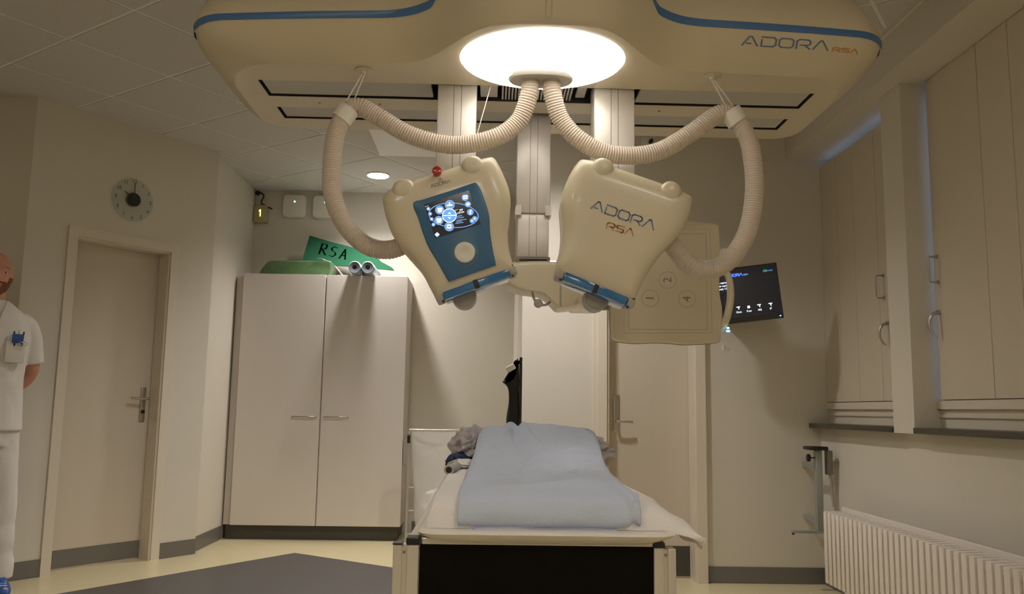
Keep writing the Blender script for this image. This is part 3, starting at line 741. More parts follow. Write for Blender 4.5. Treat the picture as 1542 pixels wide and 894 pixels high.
# ============================================================ IMAGING HEADS
def HL(px, py, y=0.0):   # plane of the screen head: sketch units -> metres
    u, v = px-575, py-230
    return Vector((-0.367444 + 0.002159*u + 0.000056*v, 2.72 + y, 1.879338 + 0.000046*u - 0.002204*v))
def HR(px, py, y=0.0):
    u, v = px-835, py-230
    return Vector((0.201403 + 0.002183*u - 0.000004*v, 2.72 + y, 1.892999 + 0.000047*u - 0.002218*v))
def pp(F, pts): return [(F(*p).x, F(*p).z) for p in pts]
def head(F, outl, bumps, label, strip, disc, corners):
    t = thing('x_ray_unit', label, 'medical equipment', tuple(F(*disc, 0.15)))
    o2 = []
    Q = pp(F, outl)
    sm = cr([(u, v, 0) for u, v in Q], 6, closed=True); sm = [(p.x, p.y) for p in sm]
    cx_ = sum(p[0] for p in sm)/len(sm); cz_ = sum(p[1] for p in sm)/len(sm)
    bm = B(); starslab(bm, sm, [(2.7222, 0.12), (2.7222, 0.085), (2.7225, 0.060), (2.7245, 0.040), (2.730, 0.024), (2.741, 0.010), (2.757, 0.002), (2.775, 0.0), (2.85, 0.0), (2.851, 0.003), (2.8615, 0.003), (2.8625, 0.0), (2.93, 0.003), (2.955, 0.012), (2.97, 0.035), (2.97, 0.10)], lambda u, v, d: (u, d, v), (cx_, cz_))
    obj('cover', bm, 'cream', t, smooth=50)
    bm = B(); starslab(bm, sm, [(2.8515, 0.0022), (2.861, 0.0022)], lambda u, v, d: (u, d, v), (cx_, cz_)); obj('seam', bm, 'alud', t)
    for bx_, by_, br in bumps:
        c_ = F(bx_, by_); bm = B()
        prof = [(0.12*br, -0.030), (0.6*br, -0.029), (0.85*br, -0.024), (0.96*br, -0.014), (br, 0.0), (br, 0.15)]
        lathe(bm, (c_.x, 2.752, c_.z), (0, 1, 0), prof, 32)
        obj('shoulder_boss', bm, 'cream', t, smooth=50)
    # coloured window bar along the bottom edge
    (ax, ay), (bx2, by2) = strip
    A, Bp = F(ax, ay), F(bx2, by2); d = (Bp - A); L = d.length; d.normalize(); up = Vector((0, -1, 0)).cross(d)
    if up.z < 0: up = -up
    mt = Matrix(((d.x, 0, up.x, A.x), (0, 1, 0, 2.742), (d.z, 0, up.z, A.z), (0, 0, 0, 1)))
    obj('window_bar', bx((0.028, -0.004, -0.012), (L-0.028, 0.12, 0.017), 0.003, mt), 'bluet', t, smooth=40)
    for a, b in ((0.0, 0.026), (L-0.026, L)): obj('end_cap', bx((a, -0.002, -0.010), (b, 0.10, 0.018), 0.006, mt), 'boss', t, smooth=40)
    obj('edge_line', bx((0.006, -0.002, 0.0175), (L-0.006, 0.10, 0.0215), 0, mt), 'blackp', t)
    obj('latch', bx((L/2-0.008, -0.008, -0.014), (L/2+0.008, 0.0, 0.016), 0.002, mt), 'blackp', t)
    for x in (0.02, L-0.02): obj('screw', bx((x-0.004, -0.006, -0.018), (x+0.004, 0.004, -0.011), 0, mt), 'blackp', t)
    obj('arm', bx((F(*disc).x-0.045, 2.96, F(*disc).z+0.20), (F(*disc).x+0.045, 3.062, F(*disc).z+0.33)), 'boss', t)
    # collimator underneath
    bm = B(); c_ = F(*disc); lathe(bm, (c_.x, 2.80, c_.z), (0, 1, 0), [(0.036, 0), (0.042, 0.006), (0.042, 0.10), (0.036, 0.106)], 30)
    obj('collimator', bm, 'boss', t, smooth=40)
    return t
oL = [(573, 294), (582, 282), (594, 275), (615, 269), (650, 257), (690, 244), (715, 236), (738, 230), (746, 232), (752, 241), (760, 258), (768, 280), (770, 300), (768, 325), (765, 348), (767, 372), (772, 392), (776, 404), (772, 408), (740, 419), (700, 433), (665, 446), (656, 447), (652, 441), (643, 424), (632, 404), (616, 385), (600, 367), (587, 347), (579, 325), (575, 308)]
hl = head(HL, oL, ((607, 284, 0.040), (712, 249, 0.041)), 'left imaging head with touch screen and dial on its tilted cream cover', ((656, 449), (778, 405)), (697, 438), None)
oR = [(873, 236), (882, 234), (900, 237), (925, 245), (960, 257), (1000, 271), (1025, 281), (1045, 290), (1048, 296), (1046, 310), (1040, 328), (1030, 345), (1016, 362), (1000, 380), (983, 402), (970, 425), (962, 442), (957, 452), (951, 453), (925, 443), (890, 429), (855, 415), (841, 408), (839, 401), (843, 385), (848, 365), (850, 340), (848, 312), (848, 292), (853, 272), (862, 252)]
hr = head(HR, oR, ((908, 252, 0.040), (1012, 287, 0.038)), 'right imaging head with plain lettered cream cover, tilted outward', ((839, 410), (957, 458)), (905, 442), None)
# right head lettering
def on_head(F, px, py, ang, off):
    c_ = F(px, py); ca, sa = math.cos(R(ang)), math.sin(R(ang))
    return lambda u, v: (c_.x + u*ca - v*sa, 2.7215 - off, c_.z + u*sa + v*ca)
pl, w = word('ADORV', 0.029, 0.26); bm = B(); strokes(bm, [[(p[0]*1.08, p[1]) for p in q_] for q_ in pl], 0.0046, on_head(HR, 890, 314, -18.5, 0.0008)); obj('lettering', bm, 'bluetxt', hr)
pl, w = word('RSV', 0.020, 0.30); bm = B(); strokes(bm, [[(p[0]*1.15, p[1]) for p in q_] for q_ in pl], 0.0040, on_head(HR, 913, 344, -15, 0.0008)); obj('lettering', bm, 'orange', hr)
# left head: red stop button, badge, blue console
c_ = HL(657.5, 258); bm = B(); lathe(bm, (c_.x, 2.745, c_.z), (0, -1, 0.15), [(0.013, -0.012), (0.013, 0.012), (0.016, 0.014), (0.0165, 0.022), (0.014, 0.028), (0.006, 0.031)], 24)
obj('stop_button', bm, 'red', hl, smooth=40)
pl, w = word('ADORV', 0.0095, 0.30); bm = B(); strokes(bm, pl, 0.0015, on_head(HL, 649, 282.5, 16.5, 0.0008)); obj('lettering', bm, 'greytxt', hl)
bm = B(); c_ = HL(663, 271); x_, y_, d_ = Vector((1,0,0)), Vector((0,0,1)), 0
rings(bm, [circ((c_.x, 2.7207, c_.z), r_, x_, y_, 20) for r_ in (0.0062, 0.0078)], cap=False)
rings(bm, [circ((c_.x, 2.7207, c_.z+0.0015), r_, x_, y_, 12) for r_ in (0.0005, 0.0028)], cap=False); obj('emblem', bm, 'greytxt', hl)
oc = [(622, 307), (640, 300), (680, 287), (712, 276), (718, 276), (723, 284), (732, 308), (737, 328), (738, 351), (742, 378), (746, 398), (742, 401), (710, 412), (679, 423), (674, 421), (660, 397), (645, 372), (637, 352), (630, 330)]
sm = [(p.x, p.y) for p in cr([(u, v, 0) for u, v in pp(HL, oc)], 4, closed=True)]
bm = B(); starslab(bm, sm, [(2.7150, 0.010), (2.7158, 0.005), (2.7185, 0.0), (2.7235, 0.0)], lambda u, v, d: (u, d, v), (sum(p[0] for p in sm)/len(sm), sum(p[1] for p in sm)/len(sm)))
con = obj('console_panel', bm, 'bluep', hl, smooth=50)
c_ = HL(699.8, 381.7)
bm = B(); lathe(bm, (c_.x, 2.7145, c_.z), (0, -1, 0), [(0.044, -0.001), (0.044, 0.0008)], 36); obj('dial_ring', bm, 'bluep', hl, smooth=40)
bm = B(); lathe(bm, (c_.x, 2.7150, c_.z), (0, -1, 0), [(0.034, 0.0), (0.034, 0.012), (0.032, 0.016), (0.020, 0.017), (0.018, 0.0165), (0.010, 0.014)], 36); obj('dial', bm, 'knob', hl, smooth=40)
sc4 = [(638.5, 309), (706, 287.5), (724, 338), (655.7, 360)]
bm = B(); rings(bm, [[(HL(*p).x, d, HL(*p).z) for p in sc4] for d in (2.7148, 2.7138)]); scr = obj('touch_screen', bm, 'screen', hl)
def Z6(x, y, d): p = HL(620 + x/5.583, 260 + y/5.583); return Vector((p.x, d, p.z))
SC = 0.00216/5.583
def disc_part(x, y, r, m, d, nm='icon', ry=None, ring=None):
    bm = B(); c_ = Z6(x, y, d)
    if ring: rings(bm, [[(c_.x + rr*SC*math.cos(2*PI*i/28), d, c_.z + rr*SC*math.sin(2*PI*i/28)) for i in range(28)] for rr in (ring, r)], cap=False)
    else: bm.faces.new([bm.verts.new((c_.x + r*SC*math.cos(2*PI*i/28), d, c_.z + r*SC*math.sin(2*PI*i/28))) for i in range(28)])
    return obj(nm, bm, m, scr)
bm = B(); ang = R(4); pts = [[], []]
for k in range(61):
    a = 2*PI*k/60
    for q_, s in ((0, 1.0), (1, 1.035)):
        ex, ey = 204*s*math.cos(a), 100*(s+0.02*q_)*math.sin(a)
        pts[q_].append(bm.verts.new(Z6(352 + ex*math.cos(ang) - ey*math.sin(ang), 364 + ex*math.sin(ang) + ey*math.cos(ang), 2.7134)))
for k in range(60): bm.faces.new((pts[0][k], pts[0][k+1], pts[1][k+1], pts[1][k]))
obj('orbit_line', bm, 'ui_blue', scr)
for (x, y, r) in ((320, 277, 42), (235, 320, 38), (228, 408, 38), (315, 460, 40)):
    disc_part(x, y, r, 'ui_blue', 2.7131); disc_part(x, y, r-6, 'ui_pale', 2.7129)
disc_part(317, 367, 60, 'ui_white', 2.7127, ring=56); disc_part(317, 367, 56, 'ui_blue', 2.7127)
for (x, y, r) in ((450, 215, 29), (473, 272, 26), (493, 338, 28), (530, 393, 22), (507, 412, 20), (140, 310, 16), (155, 353, 16), (168, 397, 16), (183, 443, 16), (215, 527, 18)):
    disc_part(x, y, r, 'ui_blue', 2.7131); disc_part(x, y, r-1, 'ui_pale', 2.7129, ring=r-4)
def glyph(polys, t_, m='ui_white', d=2.7123, nm='glyph'):
    bm = B(); strokes(bm, polys, t_, lambda x, y: Z6(x, y, d)); obj(nm, bm, m, scr)
glyph([[(262, 368), (372, 366)]], 5); glyph([[(310, 352), (318, 343), (326, 352)], [(310, 383), (318, 392), (326, 383)]], 5)
glyph([[(300, 283), (338, 278)], [(318, 262), (318, 280)]], 9); glyph([[(303, 444), (327, 444), (327, 474), (303, 474), (303, 444)], [(293, 450), (337, 450)], [(293, 468), (337, 468)]], 3)
for cx, cy in ((236, 320), (229, 408)):
    bm = B(); bm.faces.new([bm.verts.new(Z6(cx+a, cy+b, 2.7122)) for a, b in ((-20, -15), (22, -17), (16, 18), (-14, 20))]); obj('glyph', bm, 'ui_white', scr)
glyph([[(433, 207), (468, 201)], [(436, 224), (466, 219)]], 8); glyph([[(460, 276), (486, 272)], [(464, 266), (482, 263)], [(473, 262), (473, 284)]], 6)
glyph([[(496, 322), (498, 324)], [(488, 334), (496, 332), (490, 352), (498, 350)]], 6); glyph([[(200, 527), (228, 526)], [(214, 514), (214, 540)]], 8)
for cx, cy in ((140, 310), (155, 353), (168, 397), (183, 443), (530, 393), (507, 412)): glyph([[(cx-5, cy), (cx+5, cy)], [(cx, cy-5), (cx, cy+4)]], 4)
def small(s, x, y, h, m, nm='caption'):
    bm = text_bm(s, h*SC*1.4, lambda u, v: Z6(x + u/SC*0.955, y - v/SC*0.955 - u/SC*0.30*0.9, 2.7122), align='LEFT')
    obj(nm, bm, m, scr)
small('77', 400, 330, 22, 'ui_white'); small('115 cm', 378, 352, 16, 'ui_white'); small('----', 362, 322, 16, 'ui_white'); small('-- --', 112, 292, 14, 'ui_white')
for k, (x, y) in enumerate(((375, 376), (375, 390), (378, 408), (375, 422), (370, 434))): glyph([[(x, y), (x + 46 + 16*(k % 3), y - 9)]], 6, 'ui_blue' if k < 2 else 'ui_pale')

# ============================================================ HOSES, holders and straps
hoseL = [(0.122, 2.90, 2.212), (0.120, 2.905, 2.165), (0.085, 2.925, 2.073), (0.0, 2.93, 2.009), (-0.147, 2.95, 1.985), (-0.297, 2.95, 2.016), (-0.418, 2.95, 2.083), (-0.488, 2.95, 2.118), (-0.534, 2.945, 2.090), (-0.560, 2.94, 2.03), (-0.571, 2.93, 1.935), (-0.566, 2.92, 1.80), (-0.522, 2.91, 1.690), (-0.445, 2.90, 1.610), (-0.368, 2.89, 1.588), (-0.303, 2.88, 1.605), (-0.25, 2.87, 1.64)]
hoseR = [(0.198, 2.90, 2.212), (0.204, 2.905, 2.165), (0.236, 2.925, 2.08), (0.310, 2.93, 2.005), (0.42, 2.94, 1.961), (0.575, 2.95, 1.974), (0.708, 2.95, 2.050), (0.806, 2.95, 2.122), (0.862, 2.945, 2.118), (0.900, 2.94, 2.06), (0.921, 2.93, 1.98), (0.926, 2.92, 1.835), (0.896, 2.91, 1.69), (0.832, 2.90, 1.585), (0.752, 2.89, 1.540), (0.678, 2.88, 1.560), (0.630, 2.87, 1.610), (0.59, 2.87, 1.65)]
for pts, lb_ in ((hoseL, 'left corrugated hose looping from the lamp to the screen head'), (hoseR, 'right corrugated hose looping from the lamp to the lettered head')):
    P = resample(cr(pts, 24), 0.00235)
    # four rings a fold: ridge, ridge, groove, groove
    bm = B(); tube(bm, P, lambda i: (0.0325, 0.0332, 0.0312, 0.0298)[i % 4], 28)
    t = tag(obj('corrugated_hose', bm, 'hose', smooth=60), lb_, 'hose')
def holder(cx, cy, cz, tang, hook, lb_):
    t = thing('hose_holder', lb_, 'holder', hook)
    x, y, d = basis(tang)
    bm = B(); n = 20
    a0, a1_ = (0.0, 2*PI)
    def ring_(r, h, open_): return [Vector((cx, cy, cz)) + d*h + x*(r*math.cos(a)) + y*(r*math.sin(a)) for a in [2*PI*i/28 for i in range(28)]]
    rings(bm, [ring_(0.0345, -0.026, 0), ring_(0.0385, -0.026, 0), ring_(0.0385, 0.026, 0), ring_(0.0345, 0.026, 0), ring_(0.0345, -0.026, 0)], cap=False)
    bmesh.ops.remove_doubles(bm, verts=bm.verts[:], dist=1e-5)
    obj('sleeve', bm, 'white', t, smooth=50)
    # small lip under the sleeve
    hx_, hy_, hz_ = hook
    bm = B(); lathe(bm, (hx_, hy_, 2.2497), (0, 0, -1), [(0.030, 0.0), (0.032, 0.003), (0.026, 0.006), (0.012, 0.007), (0.010, 0.016), (0.006, 0.018)], 28); obj('ceiling_rose', bm, 'plate', t, smooth=40)
    for s in (-1, 1):
        bm = B(); tube(bm, [(hx_+s*0.004, hy_, 2.236), (cx + s*0.014 + (hx_-cx)*0.15, cy, cz+0.036)], 0.0025, 8); obj('strap', bm, 'white', t)
    return t
holder(-0.536, 2.945, 2.088, (-0.55, 0, -0.8), (-0.474, 2.93, 2.25), 'white hose holder strapped under the left half of the canopy')
holder(0.866, 2.945, 2.113, (0.55, 0, -0.8), (0.777, 2.90, 2.25), 'white hose holder strapped under the right half of the canopy')
bm = B(); tube(bm, [(-0.018, 3.07, 2.258), (-0.066, 3.03, 2.05)], 0.0018, 6); tag(obj('pull_cord', bm, 'white'), 'thin pale cord hanging beside the left column', 'cord')

# ============================================================ support arm with ring handle, flat detector
def HA(px, py, y=3.30):
    u, v = px-760, py-385
    return Vector((0.050505 + 0.002679*u + 0.000022*v, y, 1.665024 + 0.000053*u - 0.002703*v))
arm = thing('detector_arm', 'cream detector arm under the middle column', 'medical equipment', (0.16, 3.42, 1.64))
out_ = [(757, 398), (772, 393), (800, 391), (835, 391), (860, 393), (885, 398), (905, 405), (912, 430), (906, 446), (890, 450), (874, 452), (868, 460), (852, 463), (841, 463), (833, 456), (824, 447), (812, 440), (798, 438), (780, 435), (764, 428), (756, 415)]
sm = [(p.x, p.y) for p in cr([(HA(*p).x, HA(*p).z, 0) for p in out_], 4, closed=True)]
bm = B(); starslab(bm, sm, [(3.375, 0.06)] + roundprof(3.375, 3.56, 0.035, 0.02), lambda u, v, d: (u, d, v), (HA(838, 0).x, HA(0, 422).z)); obj('housing', bm, 'cream', arm, smooth=50)
obj('joint_strip', bx((HA(846, 0).x, 3.3745, 1.462), (HA(849, 0).x, 3.45, 1.60)), 'boss', arm)
bm = B(); box(bm, (HA(874, 0).x, 3.45, 1.485), (0.475, 3.81, 1.63), None, 0.012); obj('cross_arm', bm, 'cream', arm, smooth=40)
bm = B(); tube(bm, cr([(HA(801, 436).x, 3.41, HA(801, 430).z), (HA(804, 447).x, 3.40, HA(804, 447).z), (HA(811, 456).x, 3.395, HA(811, 456).z), (HA(822, 458).x, 3.40, HA(822, 458).z), (HA(832, 450).x, 3.42, HA(832, 450).z)], 6), 0.0055, 10)
obj('grab_handle', bm, 'boss', arm, smooth=60)
c_ = HA(811, 456); bm = B(); lathe(bm, (c_.x, 3.405, c_.z), (0, -1, 0), [(0.012, 0), (0.018, 0.004), (0.018, 0.014), (0.012, 0.02)], 20); obj('handle_knob', bm, 'boss', arm, smooth=40)

def DT(px, py, y=3.68):
    u, v = px-915, py-330
    return Vector((0.51312 + 0.002954*u - 0.000027*v, y, 1.89732 + 0.000059*u - 0.002972*v))
det = thing('flat_detector', 'large flat cream detector panel with numbered circles, behind the lettered head', 'medical equipment', (0.78, 3.72, 1.36))
out_ = [(922, 337), (960, 334), (1000, 333), (1040, 335), (1070, 337), (1080, 339), (1082, 346), (1083, 370), (1083, 400), (1082, 430), (1083, 448), (1086, 465), (1086, 480), (1084, 500), (1084, 511), (1079, 515), (1060, 517), (1030, 518), (1010, 516), (985, 515), (960, 516), (935, 514), (924, 511), (921, 500), (919, 460), (918, 400), (918, 345)]
sm = [(p.x, p.y) for p in cr([(DT(*p).x, DT(*p).z, 0) for p in out_], 3, closed=True)]
bm = B(); slab(bm, sm, [(3.68, 0.008), (3.683, 0.003), (3.688, 0.0), (3.710, 0.0)], lambda u, v, d: (u, d, v)); obj('front_cover', bm, 'cream', det, smooth=50)
bm = B(); slab(bm, sm, [(3.7105, -0.003), (3.735, -0.002), (3.75, 0.012)], lambda u, v, d: (u, d, v)); obj('rear_shell', bm, 'boss', det, smooth=50)
def dline(pts, t_, m, nm, close=True):
    bm = B(); P = [(DT(*p).x, DT(*p).z) for p in pts]
    if close: P = P + [P[0]]
    strokes(bm, [P], t_, lambda x, z: (x, 3.6795, z)); return obj(nm, bm, m, det)
dline([(948, 353), (1062, 353), (1063, 497), (946, 496)], 0.0022, 'lineg', 'field_line'); dline([(940, 346), (1068, 346), (1070, 501), (939, 502)], 0.0015, 'boss', 'field_line')
for n_, x, y in (('1', 978, 450), ('2', 1004, 423), ('3', 1029, 397), ('4', 1033, 451)):
    c_ = DT(x, y); bm = B(); rings(bm, [[(c_.x + r_*math.cos(2*PI*i/36), 3.6792, c_.z + r_*math.sin(2*PI*i/36)) for i in range(36)] for r_ in (0.0362, 0.0385)], cap=False); obj('field_circle', bm, 'lineg', det)
    obj('numeral', text_bm(n_, 0.052, lambda u, v: (c_.x - v, 3.6790, c_.z + u)), 'greytxt', det)
bm = B(); P = cr([(DT(1082, 404).x, 3.70, DT(1082, 404).z), (DT(1092, 408).x, 3.695, DT(1092, 408).z), (DT(1098, 425).x, 3.69, DT(1098, 425).z), (DT(1099, 450).x, 3.69, DT(1099, 450).z), (DT(1094, 475).x, 3.69, DT(1094, 475).z), (DT(1088, 490).x, 3.695, DT(1088, 490).z), (DT(1083, 496).x, 3.70, DT(1083, 496).z)], 8)
tube(bm, P, lambda i: 0.013 + 0.006*(i/len(P)), 14); obj('side_grip', bm, 'cream', det, smooth=60)
obj('clamp', bx((DT(1084, 0).x, 3.70, DT(0, 361).z), (DT(1094, 0).x, 3.74, DT(0, 352).z), 0.004), 'white', det)
bm = B(); P = cr([(DT(1084, 372).x, 3.72, DT(0, 372).z), (DT(1092, 366).x, 3.72, DT(0, 365).z), (DT(1095, 372).x, 3.72, DT(0, 372).z), (DT(1088, 384).x, 3.72, DT(0, 384).z)], 6); tube(bm, P, 0.008, 10); obj('lever', bm, 'boss', det, smooth=60)
obj('clamp', bx((DT(1085, 0).x, 3.70, DT(0, 505).z), (DT(1095, 0).x, 3.74, DT(0, 497).z), 0.004), 'white', det)
obj('indicator_light', bx((DT(1086, 0).x, 3.668, DT(0, 479).z), (DT(1091, 0).x, 3.674, DT(0, 476).z)), 'bled', det)
obj('indicator_light', bx((DT(1087, 0).x, 3.668, DT(0, 474).z), (DT(1090, 0).x, 3.674, DT(0, 472).z)), 'led', det)
obj('arm_mount', bx((0.52, 3.61, 1.475), (0.72, 3.71, 1.63)) if False else bx((0.54, 3.745, 1.48), (0.74, 3.80, 1.75)), 'boss', det)
bm = B(); box(bm, (0.476, 3.765, 1.50), (0.539, 3.80, 1.61)); obj('coupling', bm, 'boss', arm)

# ============================================================ wall monitor
def MN(u, v, n=0.0):    # u right, v up, metres, centre of screen
    c_ = Vector((1.565, 5.16, 1.78)); a = R(6.5); w_ = R(-14)
    X = Vector((math.cos(a)*math.cos(w_), math.sin(w_), math.sin(a)*math.cos(w_))); Z = Vector((-math.sin(a), 0.0, math.cos(a))); N = X.cross(Z).normalized()
    if N.y > 0: N = -N
    return c_ + X*u + Z*v + N*n
mon = thing('wall_monitor', 'black flat monitor showing white and blue text, on the back wall', 'monitor', tuple(MN(0, 0, -0.2)))
def mbox(u0, v0, n0, u1, v1, n1):
    bm = B(); rings(bm, [[MN(u, v, n) for u, v in ((u0, v0), (u1, v0), (u1, v1), (u0, v1))] for n in (n0, n1)]); return bm
obj('casing', mbox(-0.225, -0.172, -0.03, 0.208, 0.172, 0.0), 'blackp', mon)
ms = obj('screen', mbox(-0.215, -0.140, 0.0005, 0.198, 0.160, 0.0015), 'screen', mon)
bm = B(); c0, c1 = MN(-0.0, 0, -0.03), MN(0.0, 0, -0.12); cyl(bm, c0, c1, 0.03); obj('swivel', bm, 'blackp', mon)
obj('wall_bracket', bx((1.44, 5.30, 1.70), (1.60, 5.449, 1.86), 0.005), 'boss', mon)
pl, w = word('ADORV', 0.014, 0.28); bm = B(); strokes(bm, pl, 0.004, lambda u, v: MN(-0.10+u, 0.117+v, 0.0022)); obj('lettering', bm, 'ui_bright_blue', ms)
pl, w = word('RSV', 0.007, 0.28); bm = B(); strokes(bm, pl, 0.002, lambda u, v: MN(0.005+u, 0.117+v, 0.0022)); obj('lettering', bm, 'ui_blue', ms)
def mtxt(s, x, y, h, m):
    obj('caption', text_bm(s, h, lambda u, v: MN(x+u, y+v, 0.0022), align='LEFT'), m, ms)
mtxt('Patient name', -0.195, 0.085, 0.018, 'ui_white'); mtxt('position vertical', -0.195, 0.066, 0.018, 'ui_white'); mtxt('distance 115', -0.185, 0.047, 0.018, 'ui_white')
mtxt('OK', 0.122, 0.128, 0.018, 'ui_green'); mtxt('ready', 0.148, 0.128, 0.014, 'ui_blue')
for k, (s, x) in enumerate((('0\u00b0', -0.115), ('15cm', -0.052), ('Free', 0.010), ('102', 0.073), ('0\u00b0', 0.140))):
    y = -0.105
    bm = B(); strokes(bm, [[(x-0.009, y+0.03), (x+0.009, y+0.03)], [(x, y+0.03), (x+0.003, y+0.017)]] if k != 2 else [[(x-0.005, y+0.018), (x+0.005, y+0.018), (x+0.005, y+0.028), (x-0.005, y+0.028), (x-0.005, y+0.018)]], 0.004, lambda u, v: MN(u, v, 0.0022)); obj('icon', bm, 'ui_white', ms)
    obj('caption', text_bm(s, 0.016, lambda u, v: MN(x+u, y+v-0.002, 0.0022)), 'ui_white', ms)
obj('power_light', mbox(0.185, -0.160, 0.0005, 0.193, -0.154, 0.002), 'bled', mon)

# ============================================================ wall bracket stand at right
t = thing('bracket_stand', 'grey metal post with black top pad and clamp knob in the right corner', 'stand', (2.0, 5.2, 0.0))
obj('post', bx((1.985, 5.19, 0.36), (2.025, 5.23, 0.835), 0.003), 'stand', t, smooth=40)
obj('top_pad', bx((1.935, 5.15, 0.836), (2.05, 5.27, 0.858), 0.006), 'blackp', t, smooth=40)
bm = B(); cyl(bm, (1.985, 5.21, 0.79), (1.955, 5.21, 0.788), 0.004); lathe(bm, (1.957, 5.21, 0.788), (-1, 0, 0), [(0.010, 0), (0.024, 0.003), (0.024, 0.016), (0.015, 0.02)], 12); obj('clamp_knob', bm, 'blackp', t, smooth=30)
obj('side_block', bx((2.048, 5.17, 0.69), (2.082, 5.22, 0.835), 0.004), 'alud', t, smooth=40)
obj('hook_rod', cyl(B(), (2.068, 5.19, 0.69), (2.085, 5.19, 0.50), 0.008, n=10), 'boss', t)
obj('foot_bar', bx((1.83, 5.19, 0.343), (2.07, 5.225, 0.360), 0.003), 'stand', t, smooth=40)
bm = B(); cyl(bm, (1.84, 5.205, 0.343), (1.84, 5.205, 0.333), 0.008); obj('foot_pad', bm, 'blackp', t)
obj('wall_arm', bx((1.995, 5.231, 0.40), (2.015, 5.45, 0.43)), 'stand', t); obj('wall_arm', bx((1.995, 5.231, 0.72), (2.015, 5.45, 0.75)), 'stand', t)

# ============================================================ laundry bag frame (left of table, far back)
t = thing('bag_stand', 'metal bag stand by the cabinet side, beyond the bed', 'stand', (-0.40, 6.5, 0))
for x in (-0.600, -0.215): obj('post', cyl(B(), (x, 6.5, 0.06), (x, 6.5, 0.86), 0.011, n=12), 'boss', t, smooth=40)
bm = B(); tube(bm, [(-0.60, 6.5, 0.86), (-0.60, 6.5, 0.885), (-0.215, 6.5, 0.89), (-0.215, 6.5, 0.86)], 0.009, 10); obj('top_bar', bm, 'alu', t, smooth=40)
for z in (0.46, 0.29, 0.12): obj('cross_bar', cyl(B(), (-0.60, 6.5, z), (-0.55 if z > 0.2 else -0.215, 6.5, z), 0.008, n=8), 'boss', t)
obj('clip', bx((-0.613, 6.483, 0.79), (-0.59, 6.515, 0.85), 0.003), 'blackp', t)
obj('cross_foot', bx((-0.62, 6.32, 0.04), (-0.58, 6.68, 0.065)), 'boss', t); obj('cross_foot', bx((-0.235, 6.32, 0.04), (-0.195, 6.68, 0.065)), 'boss', t)
for x in (-0.60, -0.215):
    for y in (6.34, 6.66): bm = B(); cyl(bm, (x-0.01, y, 0.022), (x+0.01, y, 0.022), 0.022); obj('castor', bm, 'rubber', t, smooth=40)
tag(obj('wall_box', bx((-0.6925, 6.995, 0.60), (-0.645, 7.06, 0.79), 0.004), 'boss'), 'small grey box on the side of the cabinet', 'box')
bm = B(); rs = []
for k in range(16):
    z = 0.875 - 0.70*k/15; f_ = 1 - 0.28*(k/15)**1.3 
    rs.append([(-0.415 + 0.165*f_*math.cos(a)*(1.0) + 0.010*noise.noise(Vector((math.cos(a)*3, z*6, math.sin(a)*3))), 6.5 + 0.10*math.sin(a)*f_, z) for a in [2*PI*i/40 for i in range(40)]])
rings(bm, rs, cap=False); bm.faces.new([v for v in bm.verts[-40:]] ) if False else None
bag = tag(obj('plastic_bag', bm, 'bag', smooth=60), 'clear plastic waste bag hanging in the metal stand', 'bag')
bm = B(); bmesh.ops.create_icosphere(bm, subdivisions=4, radius=1.0)
for v in bm.verts:
    n = 1 + 0.22*noise.noise(v.co*3.5) + 0.1*noise.noise(v.co*9)
    v.co = Vector((-0.40 + 0.10*v.co.x*n, 6.5 + 0.065*v.co.y*n, 0.30 + 0.15*v.co.z*n))
tag(obj('crumpled_paper', bm, 'sheet', smooth=30), 'crumpled white waste in the bottom of the clear bag', 'waste')
bm = B(); box(bm, (-0.205, 6.86, 0.0), (0.02, 6.89, 0.895)); tag(obj('green_board', bm, mat('dull_green', (0.06, 0.16, 0.08), 0.6, var=0.1)), 'dull green board standing behind the bag stand', 'board')

# ============================================================ black apron stand behind the bed
t = thing('apron_stand', 'thin black upright stand behind the bed', 'stand', (0.165, 4.6, 0))
obj('upright', bx((0.158, 4.56, 0.03), (0.172, 4.64, 1.33), 0.003), 'blackp', t); obj('top_hook', cyl(B(), (0.165, 4.56, 1.30), (0.165, 4.50, 1.31), 0.006, n=8), 'blackp', t)
obj('base', bx((0.0, 4.42, 0.0), (0.33, 4.78, 0.03), 0.004), 'blackp', t)
bm = B(); out_ = [(0.152, 1.315), (0.135, 1.300), (0.118, 1.262), (0.110, 1.225), (0.068, 1.200), (0.080, 1.188), (0.097, 1.165), (0.104, 1.12), (0.100, 1.06), (0.092, 1.0), (0.090, 0.94), (0.093, 0.72), (0.154, 0.70), (0.156, 0.9), (0.156, 1.15)]
sm = [(p.x, p.y) for p in cr([(u, v, 0) for u, v in out_], 4, closed=True)]
slab(bm, sm, roundprof(4.555, 4.625, 0.018), lambda u, v, d: (u + 0.006*math.sin(v*35)*(d-4.59)*20, d, v))
ap = tag(obj('lead_apron', bm, 'darkc', smooth=50), 'black apron hanging on the upright stand behind the bed', 'apron')
lab(obj('tag', bx((0.085, 4.535, 1.255), (0.133, 4.552, 1.285), 0.003, Matrix.Translation((0.11, 4.54, 1.27)) @ Matrix.Rotation(R(-30), 4, 'Y') @ Matrix.Translation((-0.11, -4.54, -1.27))), 'white', ap), 'white tag clipped to the apron')

